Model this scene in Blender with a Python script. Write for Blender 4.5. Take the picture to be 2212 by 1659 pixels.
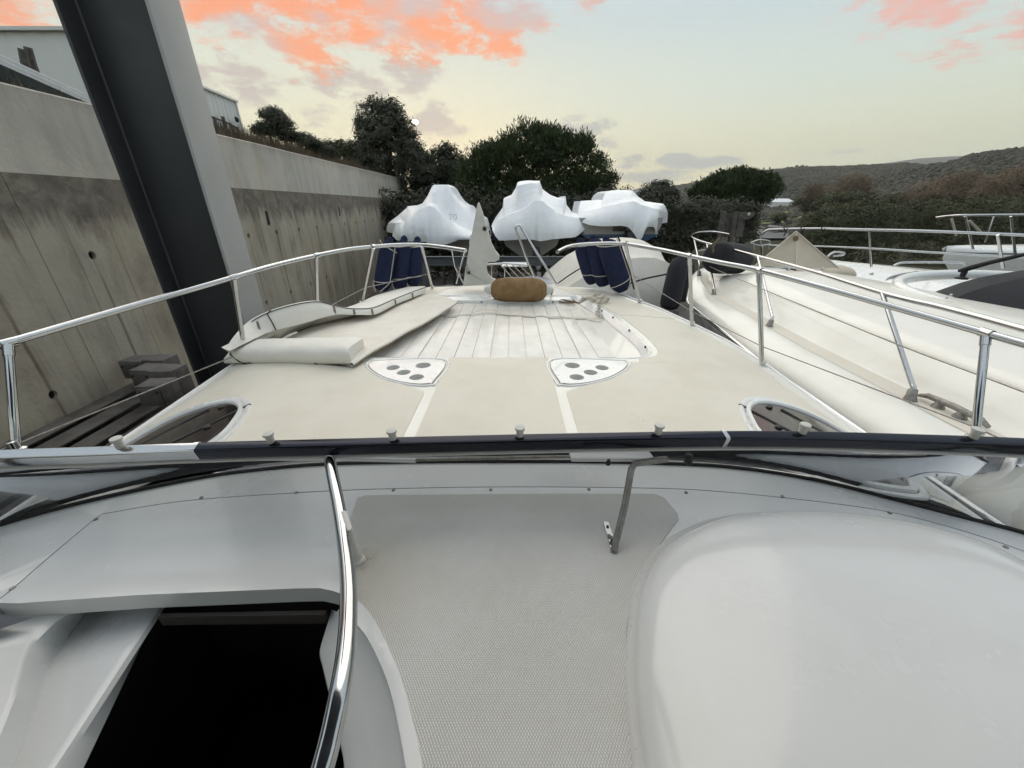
import bpy, bmesh, math, random
import numpy as np
from mathutils import Vector, Matrix, noise

for o in list(bpy.data.objects): bpy.data.objects.remove(o)
S = bpy.context.scene
COL = S.collection
random.seed(7); RNG = np.random.default_rng(7)

# ------------------------------------------------------------------ camera
# origin = the lens; +y is the way the yacht points, z up, metres
PITCH = math.radians(24.9); F = 831.0; CS, SN = math.cos(PITCH), math.sin(PITCH)
cd = bpy.data.cameras.new('camera'); cam = bpy.data.objects.new('camera', cd); COL.objects.link(cam)
cd.sensor_width = 36; cd.lens = 36*F/2212; cd.clip_start = 0.02; cd.clip_end = 20000
cam.location = (0, 0, 0); cam.rotation_euler = (math.pi/2 - PITCH, 0, 0)
S.camera = cam

# ------------------------------------------------------------------ node helpers
class NT:
    def __init__(s, tree): s.t = tree; s.n = tree.nodes; s.l = tree.links
    def node(s, typ, **kw):
        n = s.n.new(typ)
        for k, v in kw.items(): setattr(n, k, v)
        return n
    def put(s, sock, val):
        if isinstance(val, bpy.types.NodeSocket): s.l.new(val, sock)
        elif val is not None: sock.default_value = val
    def m(s, op, a, b=None, c=None):
        n = s.node('ShaderNodeMath', operation=op)
        for i, v in enumerate((a, b, c)):
            if v is not None: s.put(n.inputs[i], v)
        return n.outputs[0]
    def v(s, op, a, b=None, out=0):
        n = s.node('ShaderNodeVectorMath', operation=op)
        s.put(n.inputs[0], a)
        if b is not None: s.put(n.inputs[1], b)
        return n.outputs[out]
    def mix(s, f, a, b, mode='MIX'):
        n = s.node('ShaderNodeMix', data_type='RGBA', blend_type=mode)
        s.put(n.inputs[0], f); s.put(n.inputs[6], a); s.put(n.inputs[7], b)
        return n.outputs[2]
    def ramp(s, f, stops, interp='LINEAR'):
        n = s.node('ShaderNodeValToRGB'); cr = n.color_ramp; cr.interpolation = interp
        while len(cr.elements) < len(stops): cr.elements.new(0.5)
        for e, (p, c) in zip(cr.elements, stops):
            e.position = p; e.color = (*c, 1) if len(c) == 3 else c
        s.put(n.inputs[0], f); return n.outputs[0]
    def noise(s, vec, scale, detail=4, rough=.55, dist=0., dim='3D'):
        n = s.node('ShaderNodeTexNoise', noise_dimensions=dim)
        s.put(n.inputs['Vector'], vec); n.inputs['Scale'].default_value = scale
        n.inputs['Detail'].default_value = detail; n.inputs['Roughness'].default_value = rough
        n.inputs['Distortion'].default_value = dist
        return n.outputs[0]
    def mapr(s, x, a, b, c=0., d=1., smooth=True):
        n = s.node('ShaderNodeMapRange', interpolation_type='SMOOTHSTEP' if smooth else 'LINEAR')
        for i, v in enumerate((x, a, b, c, d)): s.put(n.inputs[i], v)
        return n.outputs[0]
def lin(r, g, b):
    f = lambda c: (c/255/12.92) if c/255 <= .04045 else ((c/255+.055)/1.055)**2.4
    return (f(r), f(g), f(b))

# ------------------------------------------------------------------ sky at dusk
W = bpy.data.worlds.new('World'); S.world = W; W.use_nodes = True
w = NT(W.node_tree); w.n.clear()
SUN_AZ, SUN_EL = math.radians(-8), math.radians(38)
tc = w.node('ShaderNodeTexCoord').outputs['Generated']
dirn = w.v('NORMALIZE', tc)
sep = w.node('ShaderNodeSeparateXYZ'); w.put(sep.inputs[0], dirn)
dx, dy, dz = sep.outputs
el = w.m('MULTIPLY', w.m('ARCSINE', dz), 180/math.pi)
az = w.m('MULTIPLY', w.m('ARCTAN2', dx, dy), 180/math.pi)
# clear dusk sky: yellow low down, pale green-blue above
base = w.ramp(w.mapr(el, -5, 95, smooth=False), [
    (0.0, lin(206,204,176)), (.055, lin(252,241,184)), (.10, lin(240,236,196)), (.16, lin(212,223,212)),
    (.23, lin(193,209,214)), (.34, lin(194,210,222)), (.6, lin(216,225,233)), (1, lin(222,230,238))])
glow = w.m('MULTIPLY', w.mapr(w.m('ABSOLUTE', w.m('ADD', az, 22)), 70, 0), w.mapr(el, 26, 0))
base = w.mix(w.m('MULTIPLY', glow, .75), base, (*lin(255,242,200), 1))
green = w.m('MULTIPLY', w.mapr(az, 15, 60), w.mapr(el, 16, 2))
base = w.mix(w.m('MULTIPLY', green, .7), base, (*lin(205,212,186), 1))
# clouds: noise in the direction of view, stretched towards the horizon, gathered into banks
comb = w.node('ShaderNodeCombineXYZ')
w.put(comb.inputs[0], az); w.put(comb.inputs[1], el); ae = comb.outputs[0]
def madd(a, b, c):
    n = w.node('ShaderNodeVectorMath', operation='MULTIPLY_ADD'); w.put(n.inputs[0], a); n.inputs[1].default_value = b; n.inputs[2].default_value = c
    return n.outputs[0]
n_a = w.noise(madd(ae, (.095, .24, 0), (3.1, 7.7, 0)), 2.1, 6, .66, 0, '2D')
n_b = w.noise(madd(ae, (.060, .13, 0), (9.4, 1.3, 0)), 1.7, 2, .55, 0, '2D')
def bank(lst):
    tot = None
    for a0, e0, ra, re, k in lst:
        q = madd(ae, (1/ra, 1/re, 0), (-a0/ra, -e0/re, 0))
        g = w.m('MULTIPLY_ADD', w.v('DOT_PRODUCT', q, q, out=1), -k*.42, k)
        tot = g if tot is None else w.m('MAXIMUM', tot, g)
    return w.m('MAXIMUM', tot, -.3)
fire = bank([(-47,16.5,9,5,.66), (-30,18.6,9,3.2,.86), (-23,17.2,4.5,3.8,.80), (-13,19.4,9,3.8,.86), (-4,18.4,6,3.2,.80), (1.5,19.5,4,2.6,.56),
             (7,20.5,4,2.0,.42), (39,15.4,5.5,1.6,.62), (45.5,12.4,5,1.3,.66), (46,16.4,4,1.3,.5)])
grey = bank([(-31,11.2,5,2.0,.66), (-19,12.6,6,1.5,.62), (-13,13.6,4,1.8,.62), (-21,9.2,4,1.1,.54), (-9.5,9.2,3.2,1.5,.66),
             (9.0,9.1,2.8,.9,.62), (12.4,7.0,1.6,.55,.62), (15.8,4.9,1.9,.75,.80), (20.5,4.9,3.0,.7,.80), (24.9,4.6,2.8,.6,.78), (18,3.3,5,.6,.70), (35,5.0,2.2,.4,.52)])

def cover(mask, n, amp, lo, hi):
    return w.mapr(w.m('MULTIPLY_ADD', w.m('SUBTRACT', n, .5), amp, mask), lo, hi)
# broken cloud goes on over the rest of the sky
fire = w.m('MAXIMUM', fire, w.mapr(el, 20, 34, -.3, .22))
c_fire = cover(fire, n_a, 2.1, .20, .80)
c_grey = cover(grey, n_a, 2.4, .22, .74)
lit = w.mapr(w.m('ADD', n_b, w.mapr(el, 21.5, 14.5, -.10, .20)), .40, .64)
warm = w.mapr(az, 34, -4)
fire_lit = w.mix(warm, (*lin(236,172,158), 1), (*lin(255,150,92), 1))
fire_dim = w.mix(w.mapr(el, 16, 34), (*lin(206,180,176), 1), (*lin(196,198,206), 1))
fire_col = w.mix(lit, fire_dim, fire_lit)
fire_col = w.mix(w.mapr(el, 24, 38), fire_col, (*lin(206,208,214), 1))
sky = w.mix(w.m('MULTIPLY', c_grey, .85), base, w.mix(w.mapr(az, -45, 18), (*lin(200,182,174), 1), (*lin(172,176,180), 1)))
sky = w.mix(w.m('MULTIPLY', c_fire, .92), sky, fire_col)
nish = w.node('ShaderNodeTexSky', sky_type='NISHITA'); nish.sun_disc = False
nish.sun_elevation = math.radians(3); nish.sun_rotation = SUN_AZ; nish.dust_density = 1.5
bg1 = w.node('ShaderNodeBackground'); w.put(bg1.inputs[0], sky); bg1.inputs[1].default_value = 1.0
bg2 = w.node('ShaderNodeBackground'); w.put(bg2.inputs[0], nish.outputs[0]); bg2.inputs[1].default_value = .01
add = w.node('ShaderNodeAddShader'); w.l.new(bg1.outputs[0], add.inputs[0]); w.l.new(bg2.outputs[0], add.inputs[1])
wo = w.node('ShaderNodeOutputWorld'); w.l.new(add.outputs[0], wo.inputs[0])
W.cycles.sampling_method = 'MANUAL'; W.cycles.sample_map_resolution = 512

# the broad glow of the set sun, ahead
sl = bpy.data.lights.new('sun', 'SUN'); sl.energy = 1.75; sl.angle = math.radians(75); sl.color = (1, .90, .76)
sun = bpy.data.objects.new('sun', sl); COL.objects.link(sun)
sd = Vector((math.sin(SUN_AZ)*math.cos(SUN_EL), math.cos(SUN_AZ)*math.cos(SUN_EL), math.sin(SUN_EL)))
sun.rotation_euler = sd.to_track_quat('Z', 'Y').to_euler()
S.view_settings.view_transform = 'Standard'; S.view_settings.look = 'None'
S.view_settings.exposure = 0.22; S.view_settings.gamma = 1.0
S.cycles.max_bounces = 6; S.cycles.diffuse_bounces = 3; S.cycles.glossy_bounces = 4; S.cycles.transparent_max_bounces = 12
S.cycles.use_adaptive_sampling = True; S.cycles.adaptive_threshold = .03
S.cycles.use_denoising = True

# ------------------------------------------------------------------ where a line of sight meets a height, a depth, a distance
def ray(u, v):
    a = (u-1106)/F; b = (v-829.5)/F
    return Vector((a, CS-b*SN, -SN-b*CS))
def atz(u, v, z): r = ray(u, v); return r*(z/r.z)
def aty(u, v, y): r = ray(u, v); return r*(y/r.y)
def atd(u, v, d): return ray(u, v)*d
def zm(x0, y0, w_, pts):
    s = w_/2212
    return [((x0+a*s)/1.8228, (y0+b*s)/1.8228) for a, b in pts]

# ------------------------------------------------------------------ mesh helpers
LOCAL = set()                                   # things whose parts are given in their own coordinates
def wmat(o):
    m = o.matrix_basis.copy()
    return m if o.parent is None else wmat(o.parent) @ o.matrix_parent_inverse @ m
def obj(name, me, mat=None, parent=None, smooth=None):
    o = bpy.data.objects.new(name, me); COL.objects.link(o)
    if parent is not None:
        o.parent = parent
        if parent.name not in LOCAL: o.matrix_parent_inverse = wmat(parent).inverted()
    if mat is not None and not me.materials: me.materials.append(mat)
    return o
def shade(me, ang=40):
    for p in me.polygons: p.use_smooth = True
    if ang and ang < 180:
        me.update(); bm = bmesh.new(); bm.from_mesh(me); t = math.radians(ang)
        for e in bm.edges:
            e.smooth = not (len(e.link_faces) == 2 and e.calc_face_angle(0) > t)
        bm.to_mesh(me); bm.free()
def mk(name, V, Fc, mat, parent=None, smooth=40):
    me = bpy.data.meshes.new(name); me.from_pydata([tuple(p) for p in V], [], [tuple(f) for f in Fc]); me.update()
    if smooth: shade(me, smooth)
    return obj(name, me, mat, parent)
def mknp(name, V, Fc, mat, parent=None, smooth=False):
    V = np.asarray(V, np.float32); Fc = np.asarray(Fc, np.int32); k = Fc.shape[1]
    me = bpy.data.meshes.new(name); me.vertices.add(len(V)); me.vertices.foreach_set('co', V.ravel())
    me.loops.add(Fc.size); me.loops.foreach_set('vertex_index', Fc.ravel())
    me.polygons.add(len(Fc)); me.polygons.foreach_set('loop_start', np.arange(0, Fc.size, k, dtype=np.int32))
    me.polygons.foreach_set('use_smooth', np.full(len(Fc), smooth)); me.update(calc_edges=True)
    return obj(name, me, mat, parent)
def bmo(name, bm, mat, parent=None, smooth=40):
    me = bpy.data.meshes.new(name); bmesh.ops.recalc_face_normals(bm, faces=bm.faces[:]); bm.to_mesh(me); bm.free()
    if smooth: shade(me, smooth)
    return obj(name, me, mat, parent)
def cr(pts, n=8, closed=False):
    P = [Vector(p) for p in pts]; out = []; N = len(P)
    for i in range(N if closed else N-1):
        p1, p2 = P[i], P[(i+1) % N]
        p0 = P[i-1] if (closed or i > 0) else p1*2-p2
        p3 = P[(i+2) % N] if (closed or i+2 < N) else p2*2-p1
        for k in range(n):
            t = k/n
            out.append(.5*((2*p1)+(p2-p0)*t+(2*p0-5*p1+4*p2-p3)*t*t+(3*p1-p0-3*p2+p3)*t**3))
    if not closed: out.append(P[-1])
    return out
def sweep_np(path, rad, seg=10):
    P = [Vector(p) for p in path]; V = []; Fc = []; N = len(P)
    up = None
    for i, p in enumerate(P):
        t = (P[min(i+1, N-1)]-P[max(i-1, 0)]).normalized()
        if up is None:
            up = t.orthogonal().normalized()
        else:
            up = (up - t*up.dot(t)); up = up.normalized() if up.length > 1e-6 else t.orthogonal().normalized()
        b = t.cross(up); r = rad[i] if hasattr(rad, '__len__') else rad
        for k in range(seg):
            a = 2*math.pi*k/seg; V.append(p+(up*math.cos(a)+b*math.sin(a))*r)
    for i in range(N-1):
        for k in range(seg):
            a, b2 = i*seg+k, i*seg+(k+1) % seg
            Fc.append((a, b2, b2+seg, a+seg))
    Fc.append(tuple(range(seg))[::-1]); Fc.append(tuple(range((N-1)*seg, N*seg)))
    return V, Fc
def tube(name, path, rad, mat, parent=None, seg=10, smoothn=0):
    if smoothn: path = cr(path, smoothn)
    V, Fc = sweep_np(path, rad, seg); return mk(name, V, Fc, mat, parent, 50)
def join(name, parts, mat, parent=None, smooth=40):
    V = []; Fc = []
    for v, f in parts:
        o = len(V); V += list(v); Fc += [tuple(i+o for i in q) for q in f]
    return mk(name, V, Fc, mat, parent, smooth)
def boxvf(c, s, R=None):
    V = []
    for i in (-1, 1):
        for j in (-1, 1):
            for k in (-1, 1):
                p = Vector((i*s[0]/2, j*s[1]/2, k*s[2]/2)); p = R @ p if R is not None else p
                V.append(p+Vector(c))
    return V, [(0,1,3,2),(4,6,7,5),(0,4,5,1),(2,3,7,6),(0,2,6,4),(1,5,7,3)]
def box(name, c, s, mat, parent=None, bev=0.0, R=None, seg=2):
    V, Fc = boxvf((0,0,0), s, R); bm = bmesh.new(); vs = [bm.verts.new(p+Vector(c)) for p in V]
    for f in Fc: bm.faces.new([vs[i] for i in f])
    if bev: bmesh.ops.bevel(bm, geom=bm.edges[:], offset=bev, segments=seg, affect='EDGES', profile=.5)
    return bmo(name, bm, mat, parent)
def prism(name, top, depth, mat, parent=None, bev=0.0, seg=2, d=Vector((0,0,-1)), fold=None):
    """closed outline 'top' (3-D, roughly planar) pushed back along d"""
    bm = bmesh.new(); a = [bm.verts.new(p) for p in top]; b = [bm.verts.new(Vector(p)+d*depth) for p in top]; n = len(a)
    ft = bm.faces.new(a); fb = bm.faces.new(b[::-1])
    for i in range(n): bm.faces.new((a[i], b[i], b[(i+1) % n], a[(i+1) % n]))
    if bev:
        bmesh.ops.bevel(bm, geom=list(ft.edges), offset=bev, segments=seg, affect='EDGES', profile=.5, clamp_overlap=True)
    bmesh.ops.triangulate(bm, faces=[f for f in bm.faces if len(f.verts) > 4])
    return bmo(name, bm, mat, parent, 35)
def lathe_vf(prof, org, axis, seg=24):
    ax = Vector(axis).normalized(); e1 = ax.orthogonal().normalized(); e2 = ax.cross(e1); V = []; Fc = []
    for r, h in prof:
        for k in range(seg):
            a = 2*math.pi*k/seg; V.append(Vector(org)+ax*h+(e1*math.cos(a)+e2*math.sin(a))*max(r, 1e-4))
    for i in range(len(prof)-1):
        for k in range(seg):
            a, b = i*seg+k, i*seg+(k+1) % seg; Fc.append((a, b, b+seg, a+seg))
    Fc.append(tuple(range(seg))[::-1]); Fc.append(tuple(range((len(prof)-1)*seg, len(prof)*seg)))
    return V, Fc
def lathe(name, prof, org, axis, mat, parent=None, seg=24):
    V, Fc = lathe_vf(prof, org, axis, seg); return mk(name, V, Fc, mat, parent, 45)
def grid(name, rows, mat, parent=None, smooth=40, closed=False, thick=0.0):
    n = len(rows[0]); V = [p for r in rows for p in r]; Fc = []
    for i in range(len(rows)-1):
        for j in range(n if closed else n-1):
            a, b = i*n+j, i*n+(j+1) % n; Fc.append((a, b, b+n, a+n))
    return mk(name, V, Fc, mat, parent, smooth)
def empty(name, loc=(0,0,0), rot=(0,0,0), local=False, parent=None):
    o = bpy.data.objects.new(name, None); COL.objects.link(o); o.location = loc; o.rotation_euler = rot
    if parent is not None:
        o.parent = parent; o.matrix_parent_inverse = wmat(parent).inverted()
    if local: LOCAL.add(o.name)
    return o
def copy_tree(o, parent=None):
    c = o.copy(); COL.objects.link(c)
    if parent is not None: c.parent = parent
    if o.name in LOCAL: LOCAL.add(c.name)
    for ch in list(o.children): copy_tree(ch, c)
    return c
def tag(o, label=None, cat=None, group=None, kind=None):
    for k, v in (('label', label), ('category', cat), ('group', group), ('kind', kind)):
        if v: o[k] = v
    return o
def interp(x, xs, ys): return float(np.interp(x, xs, ys))
def sstep(a, b, x): t = min(1, max(0, (x-a)/(b-a))); return t*t*(3-2*t)

# ------------------------------------------------------------------ materials
def mat(name, color, rough=.5, metal=0., coat=0., var=0., vscale=3., vcol=None, bump=0., bscale=60., rvar=0., spec=.5, thr=(.4,.65), detail=5, specks=0.):
    m = bpy.data.materials.new(name); m.use_nodes = True; t = NT(m.node_tree); b = t.n['Principled BSDF']
    co = t.node('ShaderNodeTexCoord').outputs['Object']
    c = (*color, 1)
    if var:
        nf = t.mapr(t.noise(co, vscale, detail, .6, .2), *thr)
        t.put(b.inputs['Base Color'], t.mix(t.m('MULTIPLY', nf, var), c, (*(vcol or [k*.5 for k in color]), 1)))
        if specks:                              # grit, insect marks, scuffs
            k = t.mapr(t.noise(co, 48, 2, .5), .735, .765); k2 = t.mapr(t.noise(co, 7, 6, .75, 1.5), .62, .8)
            prev = b.inputs['Base Color'].links[0].from_socket
            prev = t.mix(t.m('MULTIPLY', k2, specks*.35), prev, (color[0]*.62, color[1]*.6, color[2]*.55, 1))
            t.put(b.inputs['Base Color'], t.mix(t.m('MULTIPLY', k, specks), prev, (.12, .11, .10, 1)))
    else: b.inputs['Base Color'].default_value = c
    b.inputs['Roughness'].default_value = rough
    if rvar: t.put(b.inputs['Roughness'], t.mapr(t.noise(co, vscale*1.7, 4, .6), .3, .75, rough, rough+rvar))
    b.inputs['Metallic'].default_value = metal
    b.inputs['Coat Weight'].default_value = coat; b.inputs['Coat Roughness'].default_value = .06
    b.inputs['Specular IOR Level'].default_value = spec
    if bump:
        bn = t.node('ShaderNodeBump'); bn.inputs['Strength'].default_value = 1.0; bn.inputs['Distance'].default_value = bump
        t.put(bn.inputs['Height'], t.noise(co, bscale, 4, .6)); t.l.new(bn.outputs[0], b.inputs['Normal'])
    m['t'] = 1
    return m
M = {}
M['gel'] = mat('gelcoat_cream', (.80,.775,.70), .32, coat=.35, var=.28, vscale=1.6, vcol=(.62,.58,.49), rvar=.15, bump=.0006, bscale=3)
M['gelw'] = mat('gelcoat_white', (.78,.78,.76), .24, coat=.5, var=.16, vscale=2.2, vcol=(.66,.66,.63), rvar=.12, bump=.0004, bscale=4)
M['dash'] = mat('gelcoat_dash', (.72,.725,.72), .20, coat=.35, var=.3, vscale=3.0, vcol=(.62,.62,.61), rvar=.10, specks=.0)
M['nsk'] = mat('nonskid_beige', (.715,.672,.572), .62, var=.45, vscale=2.0, vcol=(.61,.56,.45), bump=.0012, bscale=420, specks=.5)
M['plank'] = mat('sunpad_white', (.76,.735,.68), .28, coat=.25, var=.4, vscale=5, vcol=(.62,.58,.50), rvar=.3, bump=.001, bscale=90, specks=.6)
M['steel'] = mat('stainless', (.55,.555,.56), .06, 1., var=.25, vscale=9, vcol=(.45,.45,.45), rvar=.12)
M['steel_dull'] = mat('steel_dull', (.32,.31,.29), .45, .6, var=.7, vscale=40, vcol=(.2,.17,.14), rvar=.2, bump=.001, bscale=90)
M['black'] = mat('black_rubber', (.012,.012,.013), .55, var=.3, vscale=20, vcol=(.03,.03,.03))
M['blackfab'] = mat('black_canvas', (.012,.013,.017), .85, var=.4, vscale=6, vcol=(.022,.022,.026), bump=.002, bscale=300)
M['navy'] = mat('navy_fleece', (.017,.022,.054), .95, var=.45, vscale=16, vcol=(.028,.034,.075), bump=.004, bscale=260, spec=.2)
M['rope'] = mat('rope_white', (.5,.47,.41), .9, var=.5, vscale=80, vcol=(.3,.27,.22), bump=.002, bscale=400)
M['rope_dark'] = mat('rope_dark', (.02,.02,.024), .9)
M['rope_tan'] = mat('rope_tan', (.17,.12,.065), .9, var=.5, vscale=80)
M['tan'] = mat('tan_fleece', (.27,.175,.088), .95, var=.65, vscale=9, vcol=(.19,.11,.045), bump=.004, bscale=240, spec=.2)
M['vinyl'] = mat('vinyl_white', (.79,.76,.69), .6, var=.2, vscale=7, vcol=(.66,.63,.57), bump=.0025, bscale=14)
M['vinyl_back'] = mat('cushion_back', (.77,.72,.64), .75, var=.5, vscale=5, vcol=(.66,.59,.49), bump=.002, bscale=25)
M['foam_edge'] = mat('stained_piping', (.42,.33,.22), .85, var=.8, vscale=30, vcol=(.2,.13,.07))
M['pipe'] = mat('dark_piping', (.03,.03,.03), .6)
M['snap'] = mat('snap_tab', (.25,.22,.17), .6, var=.5, vscale=60)
M['plastic'] = mat('white_plastic', (.62,.61,.57), .45, var=.25, vscale=8, vcol=(.45,.43,.38))
M['smoked'] = mat('smoked_acrylic', (.022,.017,.016), .08, coat=.4, var=.5, vscale=6, vcol=(.045,.03,.03), rvar=.12)
M['strap'] = mat('webbing', (.58,.53,.45), .9, var=.4, vscale=25, vcol=(.42,.36,.28), bump=.002, bscale=150)
M['cupfloor'] = mat('cup_inside', (.30,.27,.21), .7, var=.5, vscale=25)
M['wood'] = mat('weathered_wood', (.12,.11,.10), .9, var=.7, vscale=9, vcol=(.05,.042,.038), bump=.01, bscale=30)
M['canvas'] = mat('beige_canvas', (.55,.49,.39), .85, var=.4, vscale=2.5, vcol=(.44,.38,.29), bump=.004, bscale=18)
M['canvas_l'] = mat('pale_canvas', (.66,.63,.57), .7, var=.35, vscale=1.6, vcol=(.52,.47,.39), bump=.01, bscale=7)
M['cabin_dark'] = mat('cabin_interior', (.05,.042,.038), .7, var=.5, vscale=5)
M['rail_dark'] = mat('dark_mirrored_metal', (.03,.032,.042), .12, .85, rvar=.08, vscale=5)  # polished frame metal, dark reflection of the helm put into its colour
# ================================================================== the yacht we stand on
XC = -0.11                                     # its centreline
yacht = empty('motor_yacht', (XC, 2.0, -3.3))
tag(yacht, 'cream motor yacht seen from its helm, foredeck ahead', 'yacht')
EY = [-3.2, 0, 1.2, 2.2, 3.1, 3.7, 4.2, 4.77, 5.385, 5.8, 6.2, 6.55, 6.8, 6.92]
EX = [2.35, 2.46, 2.48, 2.46, 2.37, 2.29, 2.15, 1.98, 1.71, 1.46, 1.12, .72, .32, .02]
ZY = [-3.2, 1.0, 2.2, 3.2, 4.2, 5.4, 6.0, 6.5, 6.92]
ZE = [-1.5, -1.47, -1.40, -1.275, -1.21, -1.15, -1.17, -1.24, -1.34]
ZC = [-1.10, -1.10, -1.125, -1.13, -1.13, -1.125, -1.13, -1.19, -1.33]
def hb(y): return interp(y, EY, EX)
def zedge(y): return interp(y, ZY, ZE)
def zdeck(x, y):
    s = min(1, abs(x-XC)/max(.02, hb(y))); zc = interp(y, ZY, ZC)
    return zc+(zedge(y)-zc)*s**4.2
def strip(name, ys, xl, xr, nx, off, material, parent, skirt=0.0):
    """a patch of deck between x = xl(y) and xr(y), following the camber"""
    rows = []
    for y in ys:
        a, b = xl(y), xr(y); r = []
        if skirt: r.append(Vector((a, y, zdeck(a, y)+off-skirt)))
        for i in range(nx+1):
            x = a+(b-a)*i/nx; r.append(Vector((x, y, zdeck(x, y)+off)))
        if skirt: r.append(Vector((b, y, zdeck(b, y)+off-skirt)))
        rows.append(r)
    if skirt:
        lo = [Vector((p.x, p.y-.001, p.z-skirt)) for p in rows[0]]; hi = [Vector((p.x, p.y+.001, p.z-skirt)) for p in rows[-1]]
        rows = [lo]+rows+[hi]
    return grid(name, rows, material, parent, 30)
def inside(x, y, poly):
    c = False; n = len(poly)
    for i in range(n):
        x1, y1 = poly[i]; x2, y2 = poly[i-1]
        if (y1 > y) != (y2 > y) and x < (x2-x1)*(y-y1)/(y2-y1)+x1: c = not c
    return c
def cut(o, poly):
    bm = bmesh.new(); bm.from_mesh(o.data)
    bmesh.ops.delete(bm, geom=[f for f in bm.faces if all(inside(v.co.x, v.co.y, poly) for v in f.verts)], context='FACES')
    bm.to_mesh(o.data); bm.free()
def lsp(a, b, n): return [a+(b-a)*i/n for i in range(n+1)]
# recess of the sun pad: half width against y
RY = [2.93, 2.96, 3.02, 3.10, 3.22, 3.4, 3.7, 4.32, 5.0, 5.36]
RW = [1.08, 1.18, 1.26, 1.31, 1.335, 1.345, 1.335, 1.28, 1.12, 1.02]
Y0, Y1 = RY[0], RY[-1]
def rw(y): return interp(y, RY, RW)
ry = sorted(set(lsp(Y0, Y1, 24)+RY))
foredeck = strip('foredeck', lsp(1.45, Y0, 44), lambda y: XC-hb(y), lambda y: XC+hb(y), 130, 0, M['gel'], yacht)
tag(foredeck, 'cream foredeck with moulded sun pad recess')
strip('deck_side', ry, lambda y: XC-hb(y), lambda y: XC-rw(y), 12, 0, M['gel'], foredeck)
strip('deck_side', ry, lambda y: XC+rw(y), lambda y: XC+hb(y), 12, 0, M['gel'], foredeck)
strip('deck_bow', lsp(Y1, 6.9, 20), lambda y: XC-hb(y), lambda y: XC+hb(y), 28, 0, M['gel'], foredeck)
ZF = -1.20                                      # floor of the recess
def ring(y, s, o): return Vector((XC+s*(rw(y)+o), y, 0))
# recess wall: an outline of points going round, rounded lip then down to the floor
out = [(XC-rw(y), y) for y in ry]+[(XC+rw(y), y) for y in reversed(ry)]
cx, cy = XC, 4.15
def inset(p, d):
    v = Vector((cx-p[0], cy-p[1])); v.normalize(); return (p[0]+v.x*d, p[1]+v.y*d)
rows = []
for d, dz_ in ((0, .0), (.006, .006), (.02, .006), (.032, -.004), (.055, -.05), (.065, -.064), (.085, -.07)):
    r = []
    for p in out:
        q = inset(p, d); z0 = zdeck(p[0], p[1]); t = max(0, (d-.03)/.055)
        z = z0+dz_ if t == 0 else (z0-.004)*(1-t)+ZF*t
        r.append(Vector((q[0], q[1], z)))
    rows.append(r)
grid('recess_wall', rows, M['gelw'], foredeck, 60, closed=True)
prism('recess_floor', [Vector((*inset(p, .06), ZF-.004)) for p in out], .03, M['gel'], foredeck)
# raised planks of the sun pad, alternately high and low
pitch = .1563
for i in range(13):
    xa = XC-6.5*pitch+i*pitch; xb = xa+pitch; h = .012 if i % 2 else .005
    def xe(x, y): return XC+(x-XC)*(1-.035*(y-3.1)/2)
    y0, y1 = 3.09, 5.12
    if i in (0, 12): y0, y1 = 3.13, 4.9
    g = .004
    top = [Vector((xe(xa+g, y0), y0, ZF+h)), Vector((xe(xb-g, y0), y0, ZF+h)), Vector((xe(xb-g, y1), y1, ZF+h)), Vector((xe(xa+g, y1), y1, ZF+h))]
    prism('plank', top, .02, M['plank'], foredeck, bev=.004)
# low step across the front of the recess
prism('recess_step', [Vector((x, y, z)) for x, y, z in ((XC-.98,5.16,-1.155),(XC+.93,5.16,-1.155),(XC+.90,5.42,-1.13),(XC-.95,5.42,-1.13))], .06, M['gelw'], foredeck, bev=.01)
for x in (XC-.30, XC+.66):
    lathe('drain_screw', [(.012,0),(.012,.006),(.008,.008)], (x, 5.165, -1.18), (0,-1,.1), M['black'], foredeck, 10)
# the four drain/snap studs on the recess wall
for y, dd in ((3.25,.05), (3.75,.05), (4.25,.05), (4.55,.05)):
    lathe('stud', [(.012,0),(.012,.006),(.007,.01)], (XC+rw(y)-.035, y, ZF+.055), (-1,0,.3), M['black'], foredeck, 10)
# beige non-skid panels, 3 mm proud of the moulding
NS = .004
strip('nonskid_panel', lsp(1.5, 2.93, 16), lambda y: XC-.405, lambda y: XC+.405, 10, NS, M['nsk'], foredeck, .004)
def left_in(y): return interp(y, [1.5, 2.30, 2.36, 2.46, 2.60, 2.72, 2.80, 2.9], [.47, .47, .56, .72, .88, .98, 1.0, 1.0])
for s in (-1, 1):
    a = lambda y, s=s: XC+s*left_in(y); b = lambda y, s=s: XC+s*(hb(y)-.17)
    strip('nonskid_panel', lsp(1.5, 2.86, 44), (b if s < 0 else a), (a if s < 0 else b), 54, NS, M['nsk'], foredeck, .004)
    a = lambda y, s=s: XC+s*(rw(y)+.055); b = lambda y, s=s: XC+s*(hb(y)-.15)
    strip('nonskid_panel', lsp(2.862, 4.28, 20), (b if s < 0 else a), (a if s < 0 else b), 12, NS, M['nsk'], foredeck, .004)
    b = lambda y, s=s: XC+s*(hb(y)-.13)
    strip('nonskid_panel', lsp(4.32, 5.36, 14), (b if s < 0 else a), (a if s < 0 else b), 12, NS, M['nsk'], foredeck, .004)
    a = lambda y, s=s: XC+s*interp(y, [5.4, 5.8, 6.4], [.98, .86, .3]); b = lambda y, s=s: XC+s*(hb(y)-.10)
    strip('nonskid_panel', lsp(5.40, 6.0, 8), (b if s < 0 else a), (a if s < 0 else b), 8, NS, M['nsk'], foredeck, .004)
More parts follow.
